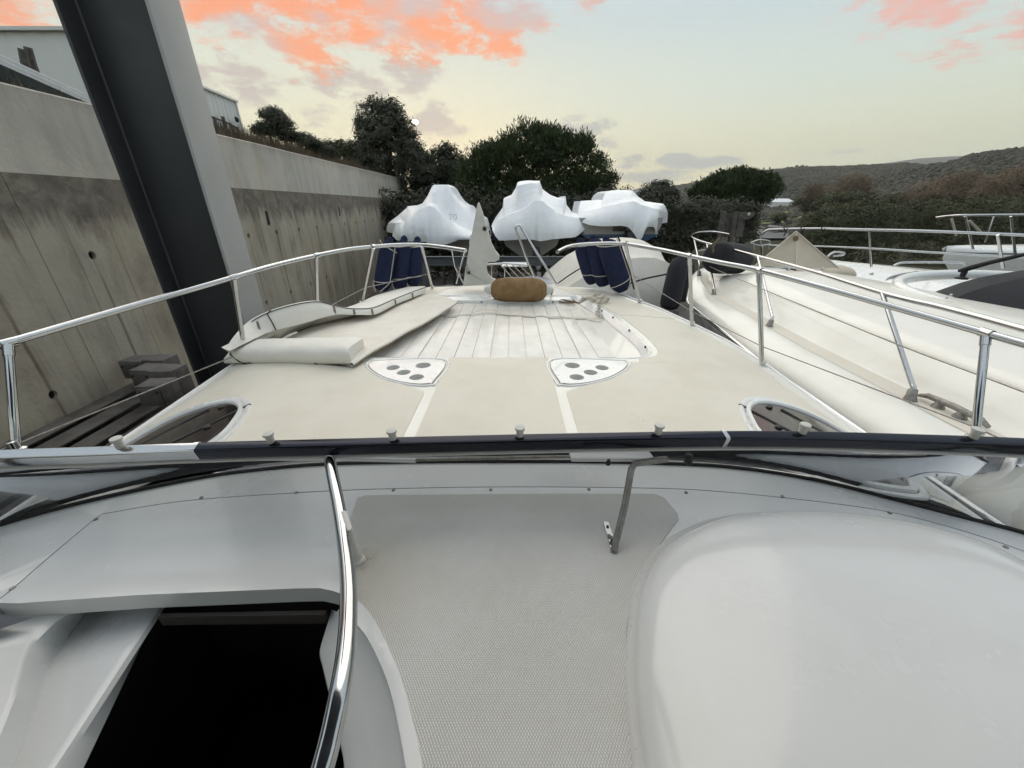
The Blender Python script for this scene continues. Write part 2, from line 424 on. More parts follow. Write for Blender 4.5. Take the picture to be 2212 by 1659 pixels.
# outer edge: toe moulding and a stainless rub strip
for s in (-1, 1):
    path = [Vector((XC+s*(hb(y)-.012), y, zedge(y)+.004)) for y in lsp(1.0, 6.85, 60)]
    tube('toe_rail', path, .016, M['gelw'], yacht, 8)
    path = [Vector((XC+s*(hb(y)+.018), y, zedge(y)-.045)) for y in lsp(-3.0, 6.85, 70)]
    tube('rub_strip', path, .016, M['steel'], yacht, 8)
# hull
rows = []
for y in [-3.2, -2, 0, 1, 2, 3, 3.7, 4.4, 5, 5.5, 6, 6.4, 6.7, 6.91]:
    b = hb(y); ze = zedge(y)-.004; f = min(1, max(0, (6.92-y)/5)); kz = -3.25+1.75*(1-f)**1.6; ch = b*(.35+.52*f**.7)
    half = [(b, ze), (b+.01, ze-.07), (b-.02-.12*(1-f), ze-.35), (ch, -2.25-.05*f), (ch*.97, -2.32-.06*f), (.02, kz)]
    rows.append([Vector((XC-x, y, z)) for x, z in half]+[Vector((XC+x, y, z)) for x, z in half[::-1]])
hull = grid('hull', rows, M['gelw'], yacht, 30)
# cup holder trays
def tray(s):
    pts = [(.445, 2.86), (.95, 2.86), (1.0, 2.83), (1.0, 2.77), (.93, 2.66), (.80, 2.53), (.66, 2.45), (.54, 2.415), (.47, 2.425), (.445, 2.46)]
    sm = cr([(x, y, 0) for x, y in pts], 5, True)
    ol = [(XC+s*p.x, p.y) for p in sm]
    holes = [(.575, 2.752, .058), (.795, 2.708, .05), (.69, 2.614, .05), (.575, 2.525, .052)]
    bm = bmesh.new(); z = lambda x, y: zdeck(x, y)+.010
    def loop(l):
        vs = [bm.verts.new((x, y, z(x, y))) for x, y in l]
        return vs, [bm.edges.new((vs[i], vs[(i+1) % len(vs)])) for i in range(len(vs))]
    allE = []; vo, e = loop(ol); allE += e; hl = []
    for hx, hy, r in holes:
        l = [(XC+s*hx+r*math.cos(a*math.pi/14), hy+r*math.sin(a*math.pi/14)) for a in range(28)]
        vs, e = loop(l); allE += e; hl.append(vs)
    bmesh.ops.triangle_fill(bm, edges=allE, use_beauty=True)
    for vs in [vo]+hl:
        lo = [bm.verts.new(v.co+Vector((0, 0, -.012 if vs is vo else -.075))) for v in vs]; n = len(vs)
        for i in range(n): bm.faces.new((vs[i], lo[i], lo[(i+1) % n], vs[(i+1) % n]))
    t = bmo('cup_holder_tray', bm, M['gelw'], foredeck, 35); cut(foredeck, ol)
    for hx, hy, r in holes:
        lathe('cup_well', [(r+.002, 0), (r+.002, .004)], (XC+s*hx, hy, z(XC+s*hx, hy)-.074), (0, 0, 1), M['cupfloor'], t, 24)
    tube('tray_gasket', [Vector((x, y, zdeck(x, y)+.003)) for x, y in ol+ol[:1]], .0055, M['steel_dull'], t, 6)
    o2 = [(XC+s*(.70+(abs(x-XC)-.70)*1.09), 2.64+(y-2.64)*1.10) for x, y in ol]
    tube('tray_moulding', [Vector((x, y, zdeck(x, y)+.000)) for x, y in o2+o2[:1]], .011, M['gelw'], t, 8)
tray(-1); tray(1)
# oval deck lights in the shoulders of the deck
def decklight(s):
    half = [(1.50, 1.78), (1.555, 2.0), (1.63, 2.15), (1.74, 2.245), (1.86, 2.275), (1.98, 2.255), (2.10, 2.19), (2.18, 2.06), (2.215, 1.88), (2.2, 1.68), (2.05, 1.5), (1.75, 1.46), (1.56, 1.56)]
    sm = cr([(x, y, 0) for x, y in half], 5, True); c = Vector((1.86, 1.87, 0))
    def ol(k, dz_):
        r = []
        for p in sm:
            q = c+(p-c)*k; x = XC+s*q.x; r.append(Vector((x, q.y, zdeck(x, q.y)+dz_)))
        return r
    m_ = grid('deck_light_frame', [ol(1.20, .003), ol(1.19, .012), ol(1.14, .013), ol(1.10, .004), ol(1.095, -.012), ol(1.09, .0), ol(1.08, .02), ol(1.02, .021), ol(1.0, .012), ol(.99, -.005)], M['gelw'], foredeck, 50, closed=True)
    for d_ in [foredeck]+[c for c in foredeck.children if c.name.startswith('nonskid_panel')]: cut(d_, [(p.x, p.y) for p in ol(1.16, 0)])
    rr_ = []
    for k in (1.0, .8, .6, .4, .2, .01):
        rr_.append([Vector((XC+s*(c.x+(p.x-c.x)*k), c.y+(p.y-c.y)*k, zdeck(XC+s*(c.x+(p.x-c.x)*k), c.y+(p.y-c.y)*k)+.004)) for p in sm])
    grid('deck_light_pane', rr_, M['smoked'], m_, 80, closed=True)
    zz_ = zdeck(XC+s*1.86, 1.9)+.012
    for k in (-.17, .12):
        a = Vector((XC+s*(1.86+k-.12), 2.22-abs(k)*.2, zdeck(XC+s*(1.86+k-.12), 2.22-abs(k)*.2)+.008)); b = Vector((XC+s*(1.86+k+.16), 1.6, zdeck(XC+s*(1.86+k+.16), 1.6)+.010))
        tube('shade_bar', [a, b], .008, M['black'], m_, 6)
    for k, yy in ((-.08, 2.2), (-.2, 1.92)):
        x = XC+s*(1.86+k); lathe('pane_knob', [(.02,0),(.02,.008),(.014,.012)], (x, yy, zdeck(x, yy)+.006), (0,0,1), M['black'], m_, 14)
decklight(-1); decklight(1)

# ------------------------------------------------------------------ guard rails
def railpt(u, v, h=.77):
    z = -.5
    for _ in range(12):
        p = atz(u, v, z); z = .5*z+.5*(zedge(min(6.5, max(.5, p.y)))+h)
    return atz(u, v, z)
def on_edge(u, v, k=.07):
    z = -1.27
    for _ in range(12):
        p = atz(u, v, z); z = .5*z+.5*(zedge(min(6.5, max(.5, p.y)))+.01)
    r = ray(u, v); s = 1 if u > 1106 else -1; y = 3.0
    for _ in range(60):
        x = XC+s*(hb(y)-k); y = .5*y+.5*x*r.y/r.x
    return Vector((x, y, zedge(y)+.005))
RR = .0205
lp = [(-330, 838), (-150, 786), (0, 745), (250, 672), (500, 600), (590, 574), (683, 552), (750, 539), (806, 533), (860, 529), (910, 529), (960, 534), (1006, 541)]
rp = [(1204, 544), (1225, 534), (1250, 529), (1300, 526), (1350, 527), (1420, 538), (1490, 553), (1560, 568), (1640, 584), (1800, 627), (1960, 672), (2130, 720), (2330, 776), (2500, 822)]
def smooth_rail(pp):
    P = [railpt(*p) for p in pp]
    if pp[0][0] < 0: e = P[0]; P = [Vector((e.x*1.0, -3.0, e.z-.03)), Vector((e.x, -1.0, e.z-.01))]+P
    else: e = P[-1]; P = P+[Vector((e.x, -1.0, e.z-.01)), Vector((e.x, -3.0, e.z-.03))]
    return P
def rail(pp, label, stan, joints, wires):
    P = smooth_rail(pp); r = tube('bow_rail', cr(P, 5), RR, M['steel'], yacht, 12); tag(r, label)
    for (u, v) in joints:
        p = railpt(u, v); q = railpt(u+12, v-(3 if u < 1106 else -4)); d = (q-p).normalized()
        tube('rail_collar', [p-d*.03, p-d*.028, p+d*.028, p+d*.03], [RR*.9, RR*1.25, RR*1.25, RR*.9], M['steel'], r, 12)
    for a, b in stan:
        p = railpt(*a); q = b if isinstance(b, Vector) else on_edge(*b)
        q0 = Vector((q.x, q.y, min(q.z, zedge(max(1, q.y))))); tube('stanchion', [q0, q, q.lerp(p, .97)] if q.z-q0.z > .02 else [q, q.lerp(p, .97)], .0185, M["steel"], r, 10)
        lathe('stanchion_base', [(.04,-.005),(.04,.006),(.025,.012),(.024,.05),(.019,.052)], q, (0,0,1), M['steel'], r, 14)
        tube('stanchion_collar', [q.lerp(p, .88), q.lerp(p, .99)], .0225, M['steel'], r, 10)
    for wpts in wires: tube('guard_wire', wpts, .0045, M['steel_dull'], r, 6)
    return r
def on_st(a, b, k):
    p = railpt(*a); q = b if isinstance(b, Vector) else on_edge(*b); return q.lerp(p, k)
L = [((17, 742), atz(35, 972, -1.12)), ((504, 600), (512, 716)), ((683, 552), (676, 652)), ((806, 534), (777, 634)), ((910, 530), Vector((-1.22, 5.98, -1.17)))]
R_ = [((1350, 527), (1383, 650)), ((1490, 553), (1497, 692)), ((1640, 584), (1650, 778)), ((2130, 720), atz(2106, 947, -1.12))]
rail(lp, 'stainless guard rail on the wall side', L, [(18, 741), (504, 599), (683, 552), (806, 533)],
     [[on_st(*L[0], .02)-Vector((.3,.9,0)), on_st(*L[0], .05), on_st(*L[1], .12), on_st(*L[2], .18), on_st(*L[3], .33), on_st(*L[4], .42)]])
rail(rp, 'stainless guard rail beside the neighbouring boat', R_, [(1350, 527), (1490, 553), (1640, 584), (2130, 720)],
     [[on_st(*R_[0], .5), on_st(*R_[1], .23), on_st(*R_[2], .22), on_st(*R_[3], .1), on_st(*R_[3], .06)+Vector((.1,-.9,0))]])
# bow fittings: brace, pulpit loop, platform, gangway fin
pl = aty(1006, 541, 5.85)
tube('rail_brace', [railpt(1004, 541), aty(993, 580, 6.02), aty(985, 614, 6.0)], .013, M['steel'], yacht, 10)
tube('rail_brace', [railpt(975, 535), aty(982, 575, 6.1), aty(1001, 612, 6.12)], .011, M['steel'], yacht, 10)
loop = zm(1400, 600, 1300, [(1200, 840), (1150, 720), (1110, 610), (1077, 525), (1074, 500), (1088, 490), (1106, 497), (1130, 535), (1200, 650), (1270, 760), (1345, 882)])
ly = [6.25, 6.2, 6.15, 6.1, 6.1, 6.1, 6.1, 6.08, 6.0, 5.95, 5.9]
tube('pulpit_loop', cr([aty(u, v, y) for (u, v), y in zip(loop, ly)], 4), .017, M['steel'], yacht, 10)
bp = box('bow_platform', aty(1112, 571, 6.7), (.42, .45, .02), M['gelw'], yacht, .01)
for k in range(4):
    a = aty(1080+k*13, 571, 6.5); b = aty(1112+k*15, 606, 6.05+.03*k)
    tube('platform_slat', [a, b], .008, M['steel_dull'], bp, 8)
for u in (1062, 1090): tube('platform_post', [aty(u, 573, 6.4), aty(u, 604, 6.4)], .01, M['steel'], bp, 8)
tube('platform_bar', [aty(1044, 572, 6.2), aty(1090, 569, 6.25), aty(1140, 573, 6.2)], .014, M['steel'], bp, 8)
fin = zm(1400, 600, 1300, [(822, 335), (828, 350), (862, 450), (884, 530), (905, 605), (930, 655), (958, 690), (956, 722), (930, 736), (885, 732), (872, 770), (880, 810), (905, 840), (935, 852), (905, 880), (830, 890), (718, 897), (735, 790), (757, 660), (780, 540), (805, 400), (816, 343)])
fo = prism('gangway_fin', [aty(u, v, 5.72) for u, v in fin], .045, M['plastic'], yacht, bev=.006, d=Vector((.25, .97, 0)))
tag(fo, 'upright white fin shaped gangway plate at the bow')
tube('fin_strut', [aty(1010+4, 590, 5.70), aty(1042, 606, 5.45)], .006, M['steel_dull'], fo, 6)
lathe('fin_bolt', [(.02,0),(.02,.02),(.012,.03)], aty(1013, 589, 5.71), (0,-1,0), M['black'], fo, 10)
tube('fin_handle', [aty(1008, 592, 5.71), aty(1008, 570, 5.71), aty(1014, 586, 5.70)], .004, M['steel_dull'], fo, 6)
lathe('fin_knob', [(.022,0),(.03,.012),(.022,.03)], aty(1047, 494, 5.70), (0,-1,0), M['black'], fo, 12)
tube('fin_ring', cr([aty(u, v, 5.75) for u, v in ((1052,489),(1058,496),(1060,508),(1055,518))], 4), .007, M['steel'], fo, 8)
# ------------------------------------------------------------------ dashboard and windscreen
DA, DB = -.84, .06
def dash(u, v, dz_=0.0):
    r = ray(u, v)                              # plane z = DA + DB*(1.144 - y) + dz
    t = (DA+DB*1.144+dz_)/(r.z+DB*r.y); return r*t
def dp(pts, dz_=0.0): return [dash(u, v, dz_) for u, v in pts]
def dash_pat(name, color):                      # diamond non-skid: small raised studs, darker between
    m = bpy.data.materials.new(name); m.use_nodes = True; t = NT(m.node_tree); b = t.n['Principled BSDF']
    co = t.node('ShaderNodeTexCoord').outputs['Object']; sp = t.node('ShaderNodeSeparateXYZ'); t.put(sp.inputs[0], co)
    k = 2*math.pi/.0050
    p = t.m('ADD', sp.outputs[0], t.m('MULTIPLY', sp.outputs[1], .62)); q = t.m('SUBTRACT', sp.outputs[0], t.m('MULTIPLY', sp.outputs[1], .62))
    h = t.m('MULTIPLY', t.m('ABSOLUTE', t.m('SINE', t.m('MULTIPLY', p, k/2))), t.m('ABSOLUTE', t.m('SINE', t.m('MULTIPLY', q, k/2))))
    h = t.mapr(h, .05, .6)
    dirt = t.mapr(t.noise(co, 3.2, 5, .6, .3), .38, .68)
    c = t.mix(t.m('MULTIPLY', dirt, .5), (*color, 1), (color[0]*.85, color[1]*.84, color[2]*.80, 1))
    c = t.mix(t.m('MULTIPLY', t.m('SUBTRACT', 1.0, h), .62), c, (color[0]*.5, color[1]*.49, color[2]*.47, 1))
    # rust weeping from the rail foot
    ft = dash(778, 1215)
    d = t.v('DISTANCE', co, (ft.x, ft.y, ft.z), out=1)
    rust = t.m('MULTIPLY', t.mapr(d, .055, .004), t.mapr(t.noise(co, 60, 4, .7), .3, .7))
    c = t.mix(t.m('MULTIPLY', rust, .75), c, (.22, .10, .03, 1))
    d2 = t.v('DISTANCE', co, (ft.x+.02, ft.y-.07, ft.z), out=1)
    c = t.mix(t.m('MULTIPLY', t.mapr(d2, .26, .02), .34), c, (.46, .39, .27, 1))
    t.put(b.inputs['Base Color'], c); b.inputs['Roughness'].default_value = .55
    bn = t.node('ShaderNodeBump'); bn.inputs['Strength'].default_value = .9; bn.inputs['Distance'].default_value = .0012
    t.put(bn.inputs['Height'], h); t.l.new(bn.outputs[0], b.inputs['Normal'])
    return m
M['dashpad'] = dash_pat('nonskid_dash', (.80,.79,.765))
M['gasket'] = mat('speckled_sealant', (.58,.575,.56), .7, var=.5, vscale=120, vcol=(.3,.29,.27), bump=.001, bscale=200, thr=(.58,.78))

base_c = [(-420, 1290), (-200, 1205), (0, 1135), (200, 1081), (430, 1033), (560, 1015), (700, 1003), (900, 998), (1100, 997), (1300, 998), (1500, 1004), (1600, 1012), (1700, 1026), (1800, 1046), (1900, 1071), (2050, 1110), (2212, 1152), (2400, 1215), (2600, 1300)]
seam = [(-420, 1328), (-230, 1318), (-40, 1306), (0, 1292), (120, 1190), (195, 1128), (215, 1113), (240, 1106), (400, 1081), (600, 1066), (800, 1056), (1060, 1051), (1300, 1052), (1500, 1057), (1700, 1075), (1900, 1101), (2050, 1137), (2212, 1190), (2400, 1270), (2560, 1370)]
rimtop = cr(dp(base_c), 4); seam_w = cr(dp(seam), 4)
dashm = empty('dashboard', dash(1106, 1100), parent=yacht); tag(dashm, 'white moulded dashboard under the windscreen')
prism('dash_rim', rimtop+seam_w[::-1], .05, M['dash'], dashm, bev=.006, seg=3)
seam2 = []
for i, p in enumerate(seam_w):
    t = seam_w[min(i+1, len(seam_w)-1)]-seam_w[max(i-1, 0)]; n2 = Vector((t.y, -t.x, 0)).normalized(); seam2.append(p+n2*.004)
panel_pts = [(2620, 1500), (2640, 2150), (1500, 2600), (960, 2300), (930, 1800), (906, 1640), (880, 1540), (845, 1440), (800, 1345), (768, 1300), (742, 1284), (718, 1276), (690, 1270), (640, 1271), (300, 1285), (40, 1303)]
prism('dash_panel', seam2[11:]+dp(panel_pts), .046, M['dash'], dashm, bev=.007, seg=3)
for (u, v) in [(27, 1270), (207, 1121), (435, 1074), (640, 1063), (850, 1058), (1060, 1057), (1272, 1056), (1482, 1063), (1690, 1071), (1922, 1107), (2173, 1181)]:
    p = dash(u, v+1, .0005); lathe('screw', [(.0055,-.003),(.0055,.0012),(.004,.002),(.0018,.0008)], p, (0, 0, 1), M['steel_dull'], dashm, 12)
pad = [(772, 1075), (790, 1069), (1200, 1066), (1415, 1066), (1436, 1076), (1463, 1108), (1466, 1120), (1450, 1142), (1402, 1205), (1370, 1275), (1354, 1350), (1350, 1450), (1355, 1560), (1368, 1680), (1420, 2000), (1300, 2300), (975, 2200), (935, 1800), (915, 1660), (890, 1550), (862, 1462), (820, 1375), (785, 1318), (752, 1285), (735, 1255), (733, 1210), (748, 1145)]
prism('dash_nonskid', dp(pad, .0035), .006, M['dashpad'], dashm, bev=.0012)
# smooth raised pod to starboard with its sealant bead
pod = [(1378, 1330), (1392, 1260), (1425, 1200), (1480, 1160), (1560, 1130), (1680, 1117), (1800, 1118), (1950, 1138), (2100, 1178), (2230, 1240), (2400, 1370), (2520, 1600), (2560, 2000), (2200, 2500), (1750, 2500), (1520, 2250), (1430, 1900), (1390, 1650), (1372, 1480)]
pl_ = cr(dp(pod), 6, True); c0 = sum(pl_, Vector())/len(pl_)
rows = []
for r in (1.0, .992, .98, .965, .945, .92, .89, .85, .8, .72, .6, .45, .3, .15, .04, .0005):
    hz = .062*(1-r**9)**.55 + .018*(1-r*r)
    rows.append([Vector((c0.x+(p.x-c0.x)*r, c0.y+(p.y-c0.y)*r, c0.z+(p.z-c0.z)*r+hz)) for p in pl_])
grid('instrument_pod', rows, M['dash'], dashm, 180, closed=True)
n_ = len(pl_); fl = []
for i, p in enumerate(pl_):
    t = (pl_[(i+1) % n_]-pl_[i-1]).normalized(); nn = Vector((t.y, -t.x, 0)); nn = nn if (p-c0).dot(nn) > 0 else -nn; fl.append((p, nn))
k0 = interp
rows = [[p+nn*(-.004)+Vector((0, 0, .005)) for p, nn in fl], [p+nn*.006+Vector((0, 0, .008)) for p, nn in fl], [p+nn*.017+Vector((0, 0, .0065)) for p, nn in fl], [p+nn*.020+Vector((0, 0, .000)) for p, nn in fl]]
grid('pod_sealant', rows, M['gasket'], dashm, 60, closed=True)
# companionway: coaming, well and dark cabin below
rim_o = [(742, 1285), (771, 1296), (809, 1340), (860, 1450), (906, 1618), (925, 1760), (960, 2100)]
rim_i = [(735, 1312), (771, 1349), (801, 1391), (843, 1492), (877, 1660), (890, 1780), (910, 2100)]
prism('coaming', cr(dp(rim_o, .007), 5)+cr(dp(rim_i, .004), 5)[::-1], .03, M['dash'], dashm, bev=.005, seg=3)
hole = [(717, 1316), (700, 1372), (691, 1405), (696, 1426), (708, 1477), (738, 1607), (746, 1670), (770, 2100)]
a = cr(dp(rim_i[:1]+rim_i, -.006)[1:], 6); b = cr([dash(u, v, -.075) for u, v in hole], 6)
def resample(P, n):
    d = [0]
    for i in range(1, len(P)): d.append(d[-1]+(P[i]-P[i-1]).length)
    return [Vector([np.interp(k*d[-1]/(n-1), d, [p[c] for p in P]) for c in range(3)]) for k in range(n)]
a = resample(a, 40); b = resample(b, 40)
mid = [p.lerp(q, .5)+Vector((0, 0, -.012)) for p, q in zip(a, b)]
grid('companionway_side', [a, mid, b, [q+Vector((-.004, 0, -.015)) for q in b], [q+Vector((.0, 0, -.25)) for q in b]], M['dash'], dashm, 60)
# port side of the well: ledge, channel and sliding rail
def lay(pts, z): return cr([dash(u, v, z) for u, v in pts], 5)
def line(pts, z): return resample([dash(u, v, z) for u, v in pts], 30)
lg = line([(150, 1316), (112, 1336), (60, 1386), (42, 1422), (24, 1490), (0, 1548), (-150, 1900)], -.045)
lg0 = [p+Vector((-.55, 0, .006)) for p in lg]
gr = line([(195, 1312), (150, 1370), (108, 1440), (82, 1510), (28, 1660), (-60, 1900)], -.110)
pr_ = line([(338, 1306), (322, 1332), (101, 1662), (-60, 1900)], -.080)
pe = [p+Vector((.010, 0, -.002)) for p in pr_]; pd = [p+Vector((.016, 0, -.010)) for p in pr_]
pf = line([(342, 1312), (340, 1322), (180, 1660), (60, 1900)], -.130)
grid('well_ledge', [lg0, lg, [p+Vector((.010, 0, -.006)) for p in lg], [p.lerp(q, .7)+Vector((0, 0, -.012)) for p, q in zip(lg, gr)], gr], M['dash'], dashm, 50)
grid('well_channel', [gr, [p.lerp(q, .06)+Vector((0, 0, .001)) for p, q in zip(gr, pr_)], [p.lerp(q, .94) for p, q in zip(gr, pr_)], pr_, pe, pd, pf], M['dash'], dashm, 32)
cl, cr2 = dash(-260, 1310), dash(760, 1310)
def slab(name, c, s, m, p=dashm): return box(name, c, s, m, p)
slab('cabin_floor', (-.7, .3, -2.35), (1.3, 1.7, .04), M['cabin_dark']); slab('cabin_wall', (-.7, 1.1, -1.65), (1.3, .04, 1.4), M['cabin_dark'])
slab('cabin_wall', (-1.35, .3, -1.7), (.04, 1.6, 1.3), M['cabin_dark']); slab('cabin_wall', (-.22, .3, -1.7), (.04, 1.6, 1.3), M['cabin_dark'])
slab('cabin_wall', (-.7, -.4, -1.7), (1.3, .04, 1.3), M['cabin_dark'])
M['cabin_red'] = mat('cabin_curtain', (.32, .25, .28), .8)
prism('cabin_step', [Vector(p) for p in ((-.56,.34,-1.35),(-.34,.46,-1.35),(-.30,.22,-1.35),(-.50,.06,-1.35))], .04, M['cabin_red'], dashm, bev=.004)
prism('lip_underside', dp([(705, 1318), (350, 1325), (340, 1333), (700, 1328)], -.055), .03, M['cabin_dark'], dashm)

# ---- windscreen
M['trunk'] = mat('deck_shade_grey', (.085,.09,.105), .25, var=.3, vscale=3, rvar=.2)  # deck behind the glass, its shade put into a dark colour
ws = empty('windscreen', atd(1106, 960, 1.05), parent=yacht); tag(ws, 'low wrap around windscreen with polished metal frame')
fr_c = [(-420, 1013), (-200, 1001), (0, 990), (200, 983), (428, 974), (700, 966), (1100, 956), (1350, 951), (1562, 948), (1750, 949), (2000, 956), (2212, 964), (2420, 976), (2620, 992)]
ZFR = -.595
def frz(u, v): return atz(u, v, ZFR)
fw = cr([frz(u, v) for u, v in fr_c], 6)
def rect_sweep(name, path, hw, hh, m, parent, r=.006):
    """rounded rectangular bar, tilted back a little"""
    prof = []
    for cx_, cy_, a0 in ((hw-r, hh-r, 0), (-hw+r, hh-r, 90), (-hw+r, -hh+r, 180), (hw-r, -hh+r, 270)):
        for k in range(4):
            a = math.radians(a0+k*30); prof.append((cx_+r*math.cos(a), cy_+r*math.sin(a)))
    rows = []
    for i, p in enumerate(path):
        t = (path[min(i+1, len(path)-1)]-path[max(i-1, 0)]); t.z = 0; t.normalize(); nn = Vector((-t.y, t.x, 0))
        up = Vector((0, 0, 1))*.96-nn*.28; fwd = nn*.96+Vector((0, 0, .28))
        rows.append([p+fwd*x+up*y for x, y in prof])
    V = [q for r_ in rows for q in r_]; n = len(prof); Fc = []
    for i in range(len(rows)-1):
        for j in range(n): Fc.append((i*n+j, i*n+(j+1) % n, (i+1)*n+(j+1) % n, (i+1)*n+j))
    Fc += [tuple(range(n))[::-1], tuple(range(len(V)-n, len(V)))]
    return mk(name, V, Fc, m, parent, 40)
def seg_of(u0, u1):
    x0, x1 = frz(u0, interp(u0, [p[0] for p in fr_c], [p[1] for p in fr_c])), frz(u1, interp(u1, [p[0] for p in fr_c], [p[1] for p in fr_c]))
    return [x0]+[p for p in fw if x0.x+.01 < p.x < x1.x-.01]+[x1]
for u0, u1 in ((-420, 426), (430, 1559), (1565, 2620)):
    rect_sweep('frame_section', seg_of(u0, u1), .016, .0195, M['rail_dark'] if u0 > 0 else M['steel'], ws)
for u in (428, 1562):
    v = interp(u, [p[0] for p in fr_c], [p[1] for p in fr_c]); p = frz(u, v)
    rect_sweep('frame_joint', [p+Vector((-.006, -.0005, 0)), p+Vector((.006, .0005, 0))], .0172, .021, M['steel'], ws)
for u, v in [(265, 950), (588, 940), (850, 935), (1123, 929), (1420, 923), (1730, 922), (2097, 934)]:
    p = frz(u, interp(u, [q[0] for q in fr_c], [q[1] for q in fr_c]))+Vector((0, .004, .018))
    lathe('cover_stud', [(.0105, 0), (.010, .012), (.010, .021), (.0132, .0225), (.0138, .026), (.0132, .030), (.005, .031)], p, (0, -.08, 1), M['plastic'], ws, 20)
def glassmat():
    m = bpy.data.materials.new('tinted_glass'); m.use_nodes = True; t = NT(m.node_tree); t.n.clear()
    tr = t.node('ShaderNodeBsdfTransparent'); tr.inputs[0].default_value = (.44, .465, .49, 1)
    gl = t.node('ShaderNodeBsdfGlossy'); gl.inputs['Roughness'].default_value = .03; gl.inputs[0].default_value = (.9, .92, .95, 1)
    fz = t.node('ShaderNodeFresnel'); fz.inputs[0].default_value = 1.5
    mx = t.node('ShaderNodeMixShader'); t.l.new(t.m('ADD', fz.outputs[0], .03), mx.inputs[0]); t.l.new(tr.outputs[0], mx.inputs[1]); t.l.new(gl.outputs[0], mx.inputs[2])
    o = t.node('ShaderNodeOutputMaterial'); t.l.new(mx.outputs[0], o.inputs[0]); return m
M['glass'] = glassmat()
topc = resample([p+Vector((0, .004, -.02)) for p in fw], 80); botc = resample([p+Vector((0, .012, .004)) for p in rimtop], 80)
# match by x so that the panes run straight up
rows = []
for k in range(7):
    t = k/6; r = []
    for p in topc:
        x = p.x*1.02; q = Vector((x, np.interp(x, [b_.x for b_ in botc], [b_.y for b_ in botc]), np.interp(x, [b_.x for b_ in botc], [b_.z for b_ in botc])))
        r.append(p.lerp(q, t)+Vector((0, .02*math.sin(math.pi*t), 0)))
    rows.append(r)
def pane(i0, i1): return grid('glass_pane', [r[i0:i1+1] for r in rows], M['glass'], ws, 180)
xs = [p.x for p in topc]; ia = min(range(80), key=lambda i: abs(xs[i]-frz(428, 974).x)); ib = min(range(80), key=lambda i: abs(xs[i]-frz(1562, 948).x))
pane(0, ia); pane(ia, ib); pane(ib, 79)
for sg, te, be in ((-1, fw[0], rimtop[0]), (1, fw[-1], rimtop[-1])):
    tp_ = cr([te, Vector((te.x+sg*.12, te.y-.35, te.z)), Vector((te.x+sg*.16, te.y-1.3, te.z-.02))], 8); bt_ = cr([be+Vector((0, .012, .004)), Vector((te.x+sg*.30, te.y-.45, be.z-.02)), Vector((te.x+sg*.34, te.y-1.3, be.z-.03))], 8)
    tube('frame_section', tp_, .019, M['steel'], ws, 10); grid('glass_pane', [[a.lerp(b, k/4) for a, b in zip(tp_, bt_)] for k in range(5)], M['glass'], ws, 180)
    grid('side_deck', [[b+Vector((sg*.45, 0, -.12)) for b in bt_], [b+Vector((sg*.2, 0, -.02)) for b in bt_], [b+Vector((0, 0, -.012)) for b in bt_], [b+Vector((-sg*.55, -.05, -.02)) for b in bt_]], M['trunk'], yacht, 60)
tube('glass_gasket', [p+Vector((0, -.004, .004)) for p in rimtop], .0065, M['black'], ws, 8)
tube('frame_trim', [p+Vector((0, -.004, -.030)) for p in fw], .005, M['gasket'], ws, 6)
# screen stay and wiper gear under the frame
st = dash(1326, 1190, .006)
top_ = atd(1372, 1000, 1.07)
tube('screen_stay', [atd(1440, 992, 1.09), atd(1405, 996, 1.08), atd(1372, 1001, 1.07), atd(1364, 1012, 1.06), st+(top_-st)*.5, st+(top_-st)*.06+Vector((0,0,.004)), st], .0095, M['steel_dull'], ws, 10)
f0, f1 = dash(1309, 1126, .008), dash(1328, 1190, .008)
dd = (f1-f0).normalized(); sd_ = dd.cross(Vector((0, 0, 1))).normalized()
prism('stay_foot', [f0-sd_*.008, f0+sd_*.008, f1+sd_*.008, f1-sd_*.008], .006, M['steel'], ws, bev=.002)
for k in (.2, .68): lathe('foot_screw', [(.004,0),(.004,.002),(.002,.0025)], f0.lerp(f1, k)+Vector((0,0,.0005)), (0,0,1), M['black'], ws, 10)
box('wiper_housing', atd(1320, 986, 1.12), (.24, .05, .012), M['dash'], ws, .005, Matrix.Rotation(-.15, 3, 'X'))
for u, v, k in ((1314, 999, 1), (1370, 1003, .7), (1490, 990, 1.5)):
    lathe('wiper_knob', [(.006*k, 0), (.008*k, .006*k), (.008*k, .018*k), (.005*k, .022*k)], atd(u, v-9, 1.1), (0, -.1, -1), M['black'], ws, 12)
tube('wiper_arm', [atd(520, 990, 1.1), atd(700, 990, 1.12), atd(898, 995, 1.13)], .007, M['dash'], ws, 8)
tube('wiper_arm', [atd(898, 994, 1.13), atd(1120, 988, 1.16), atd(1290, 986, 1.16)], .005, M['steel_dull'], ws, 8)
# grab rail from the frame down beside the companionway
gp = [(712, 992, 1.06), (714, 1003, 1.035), (721, 1040, .99), (732, 1095, .925), (742, 1160, .85), (750, 1230, .765), (753, 1300, .69), (748, 1400, .60), (733, 1500, .54), (712, 1600, .505), (688, 1690, .48), (630, 1900, .45), (560, 2200, .45)]
tube('grab_rail', cr([atd(*p) for p in gp], 6), .0148, M['steel'], ws, 16)
q0 = dash(776, 1212, .004)
lathe('rail_foot', [(.016, -.004), (.016, .004), (.0115, .008), (.0108, .04), (.012, .042), (.0115, .05)], q0, (-.25, .1, 1), M['plastic'], ws, 16)
tube('rail_leg', [q0+Vector((-.010, .004, .045)), atd(752, 1140, .86), atd(742, 1110, .9)], .009, M['plastic'], ws, 10)

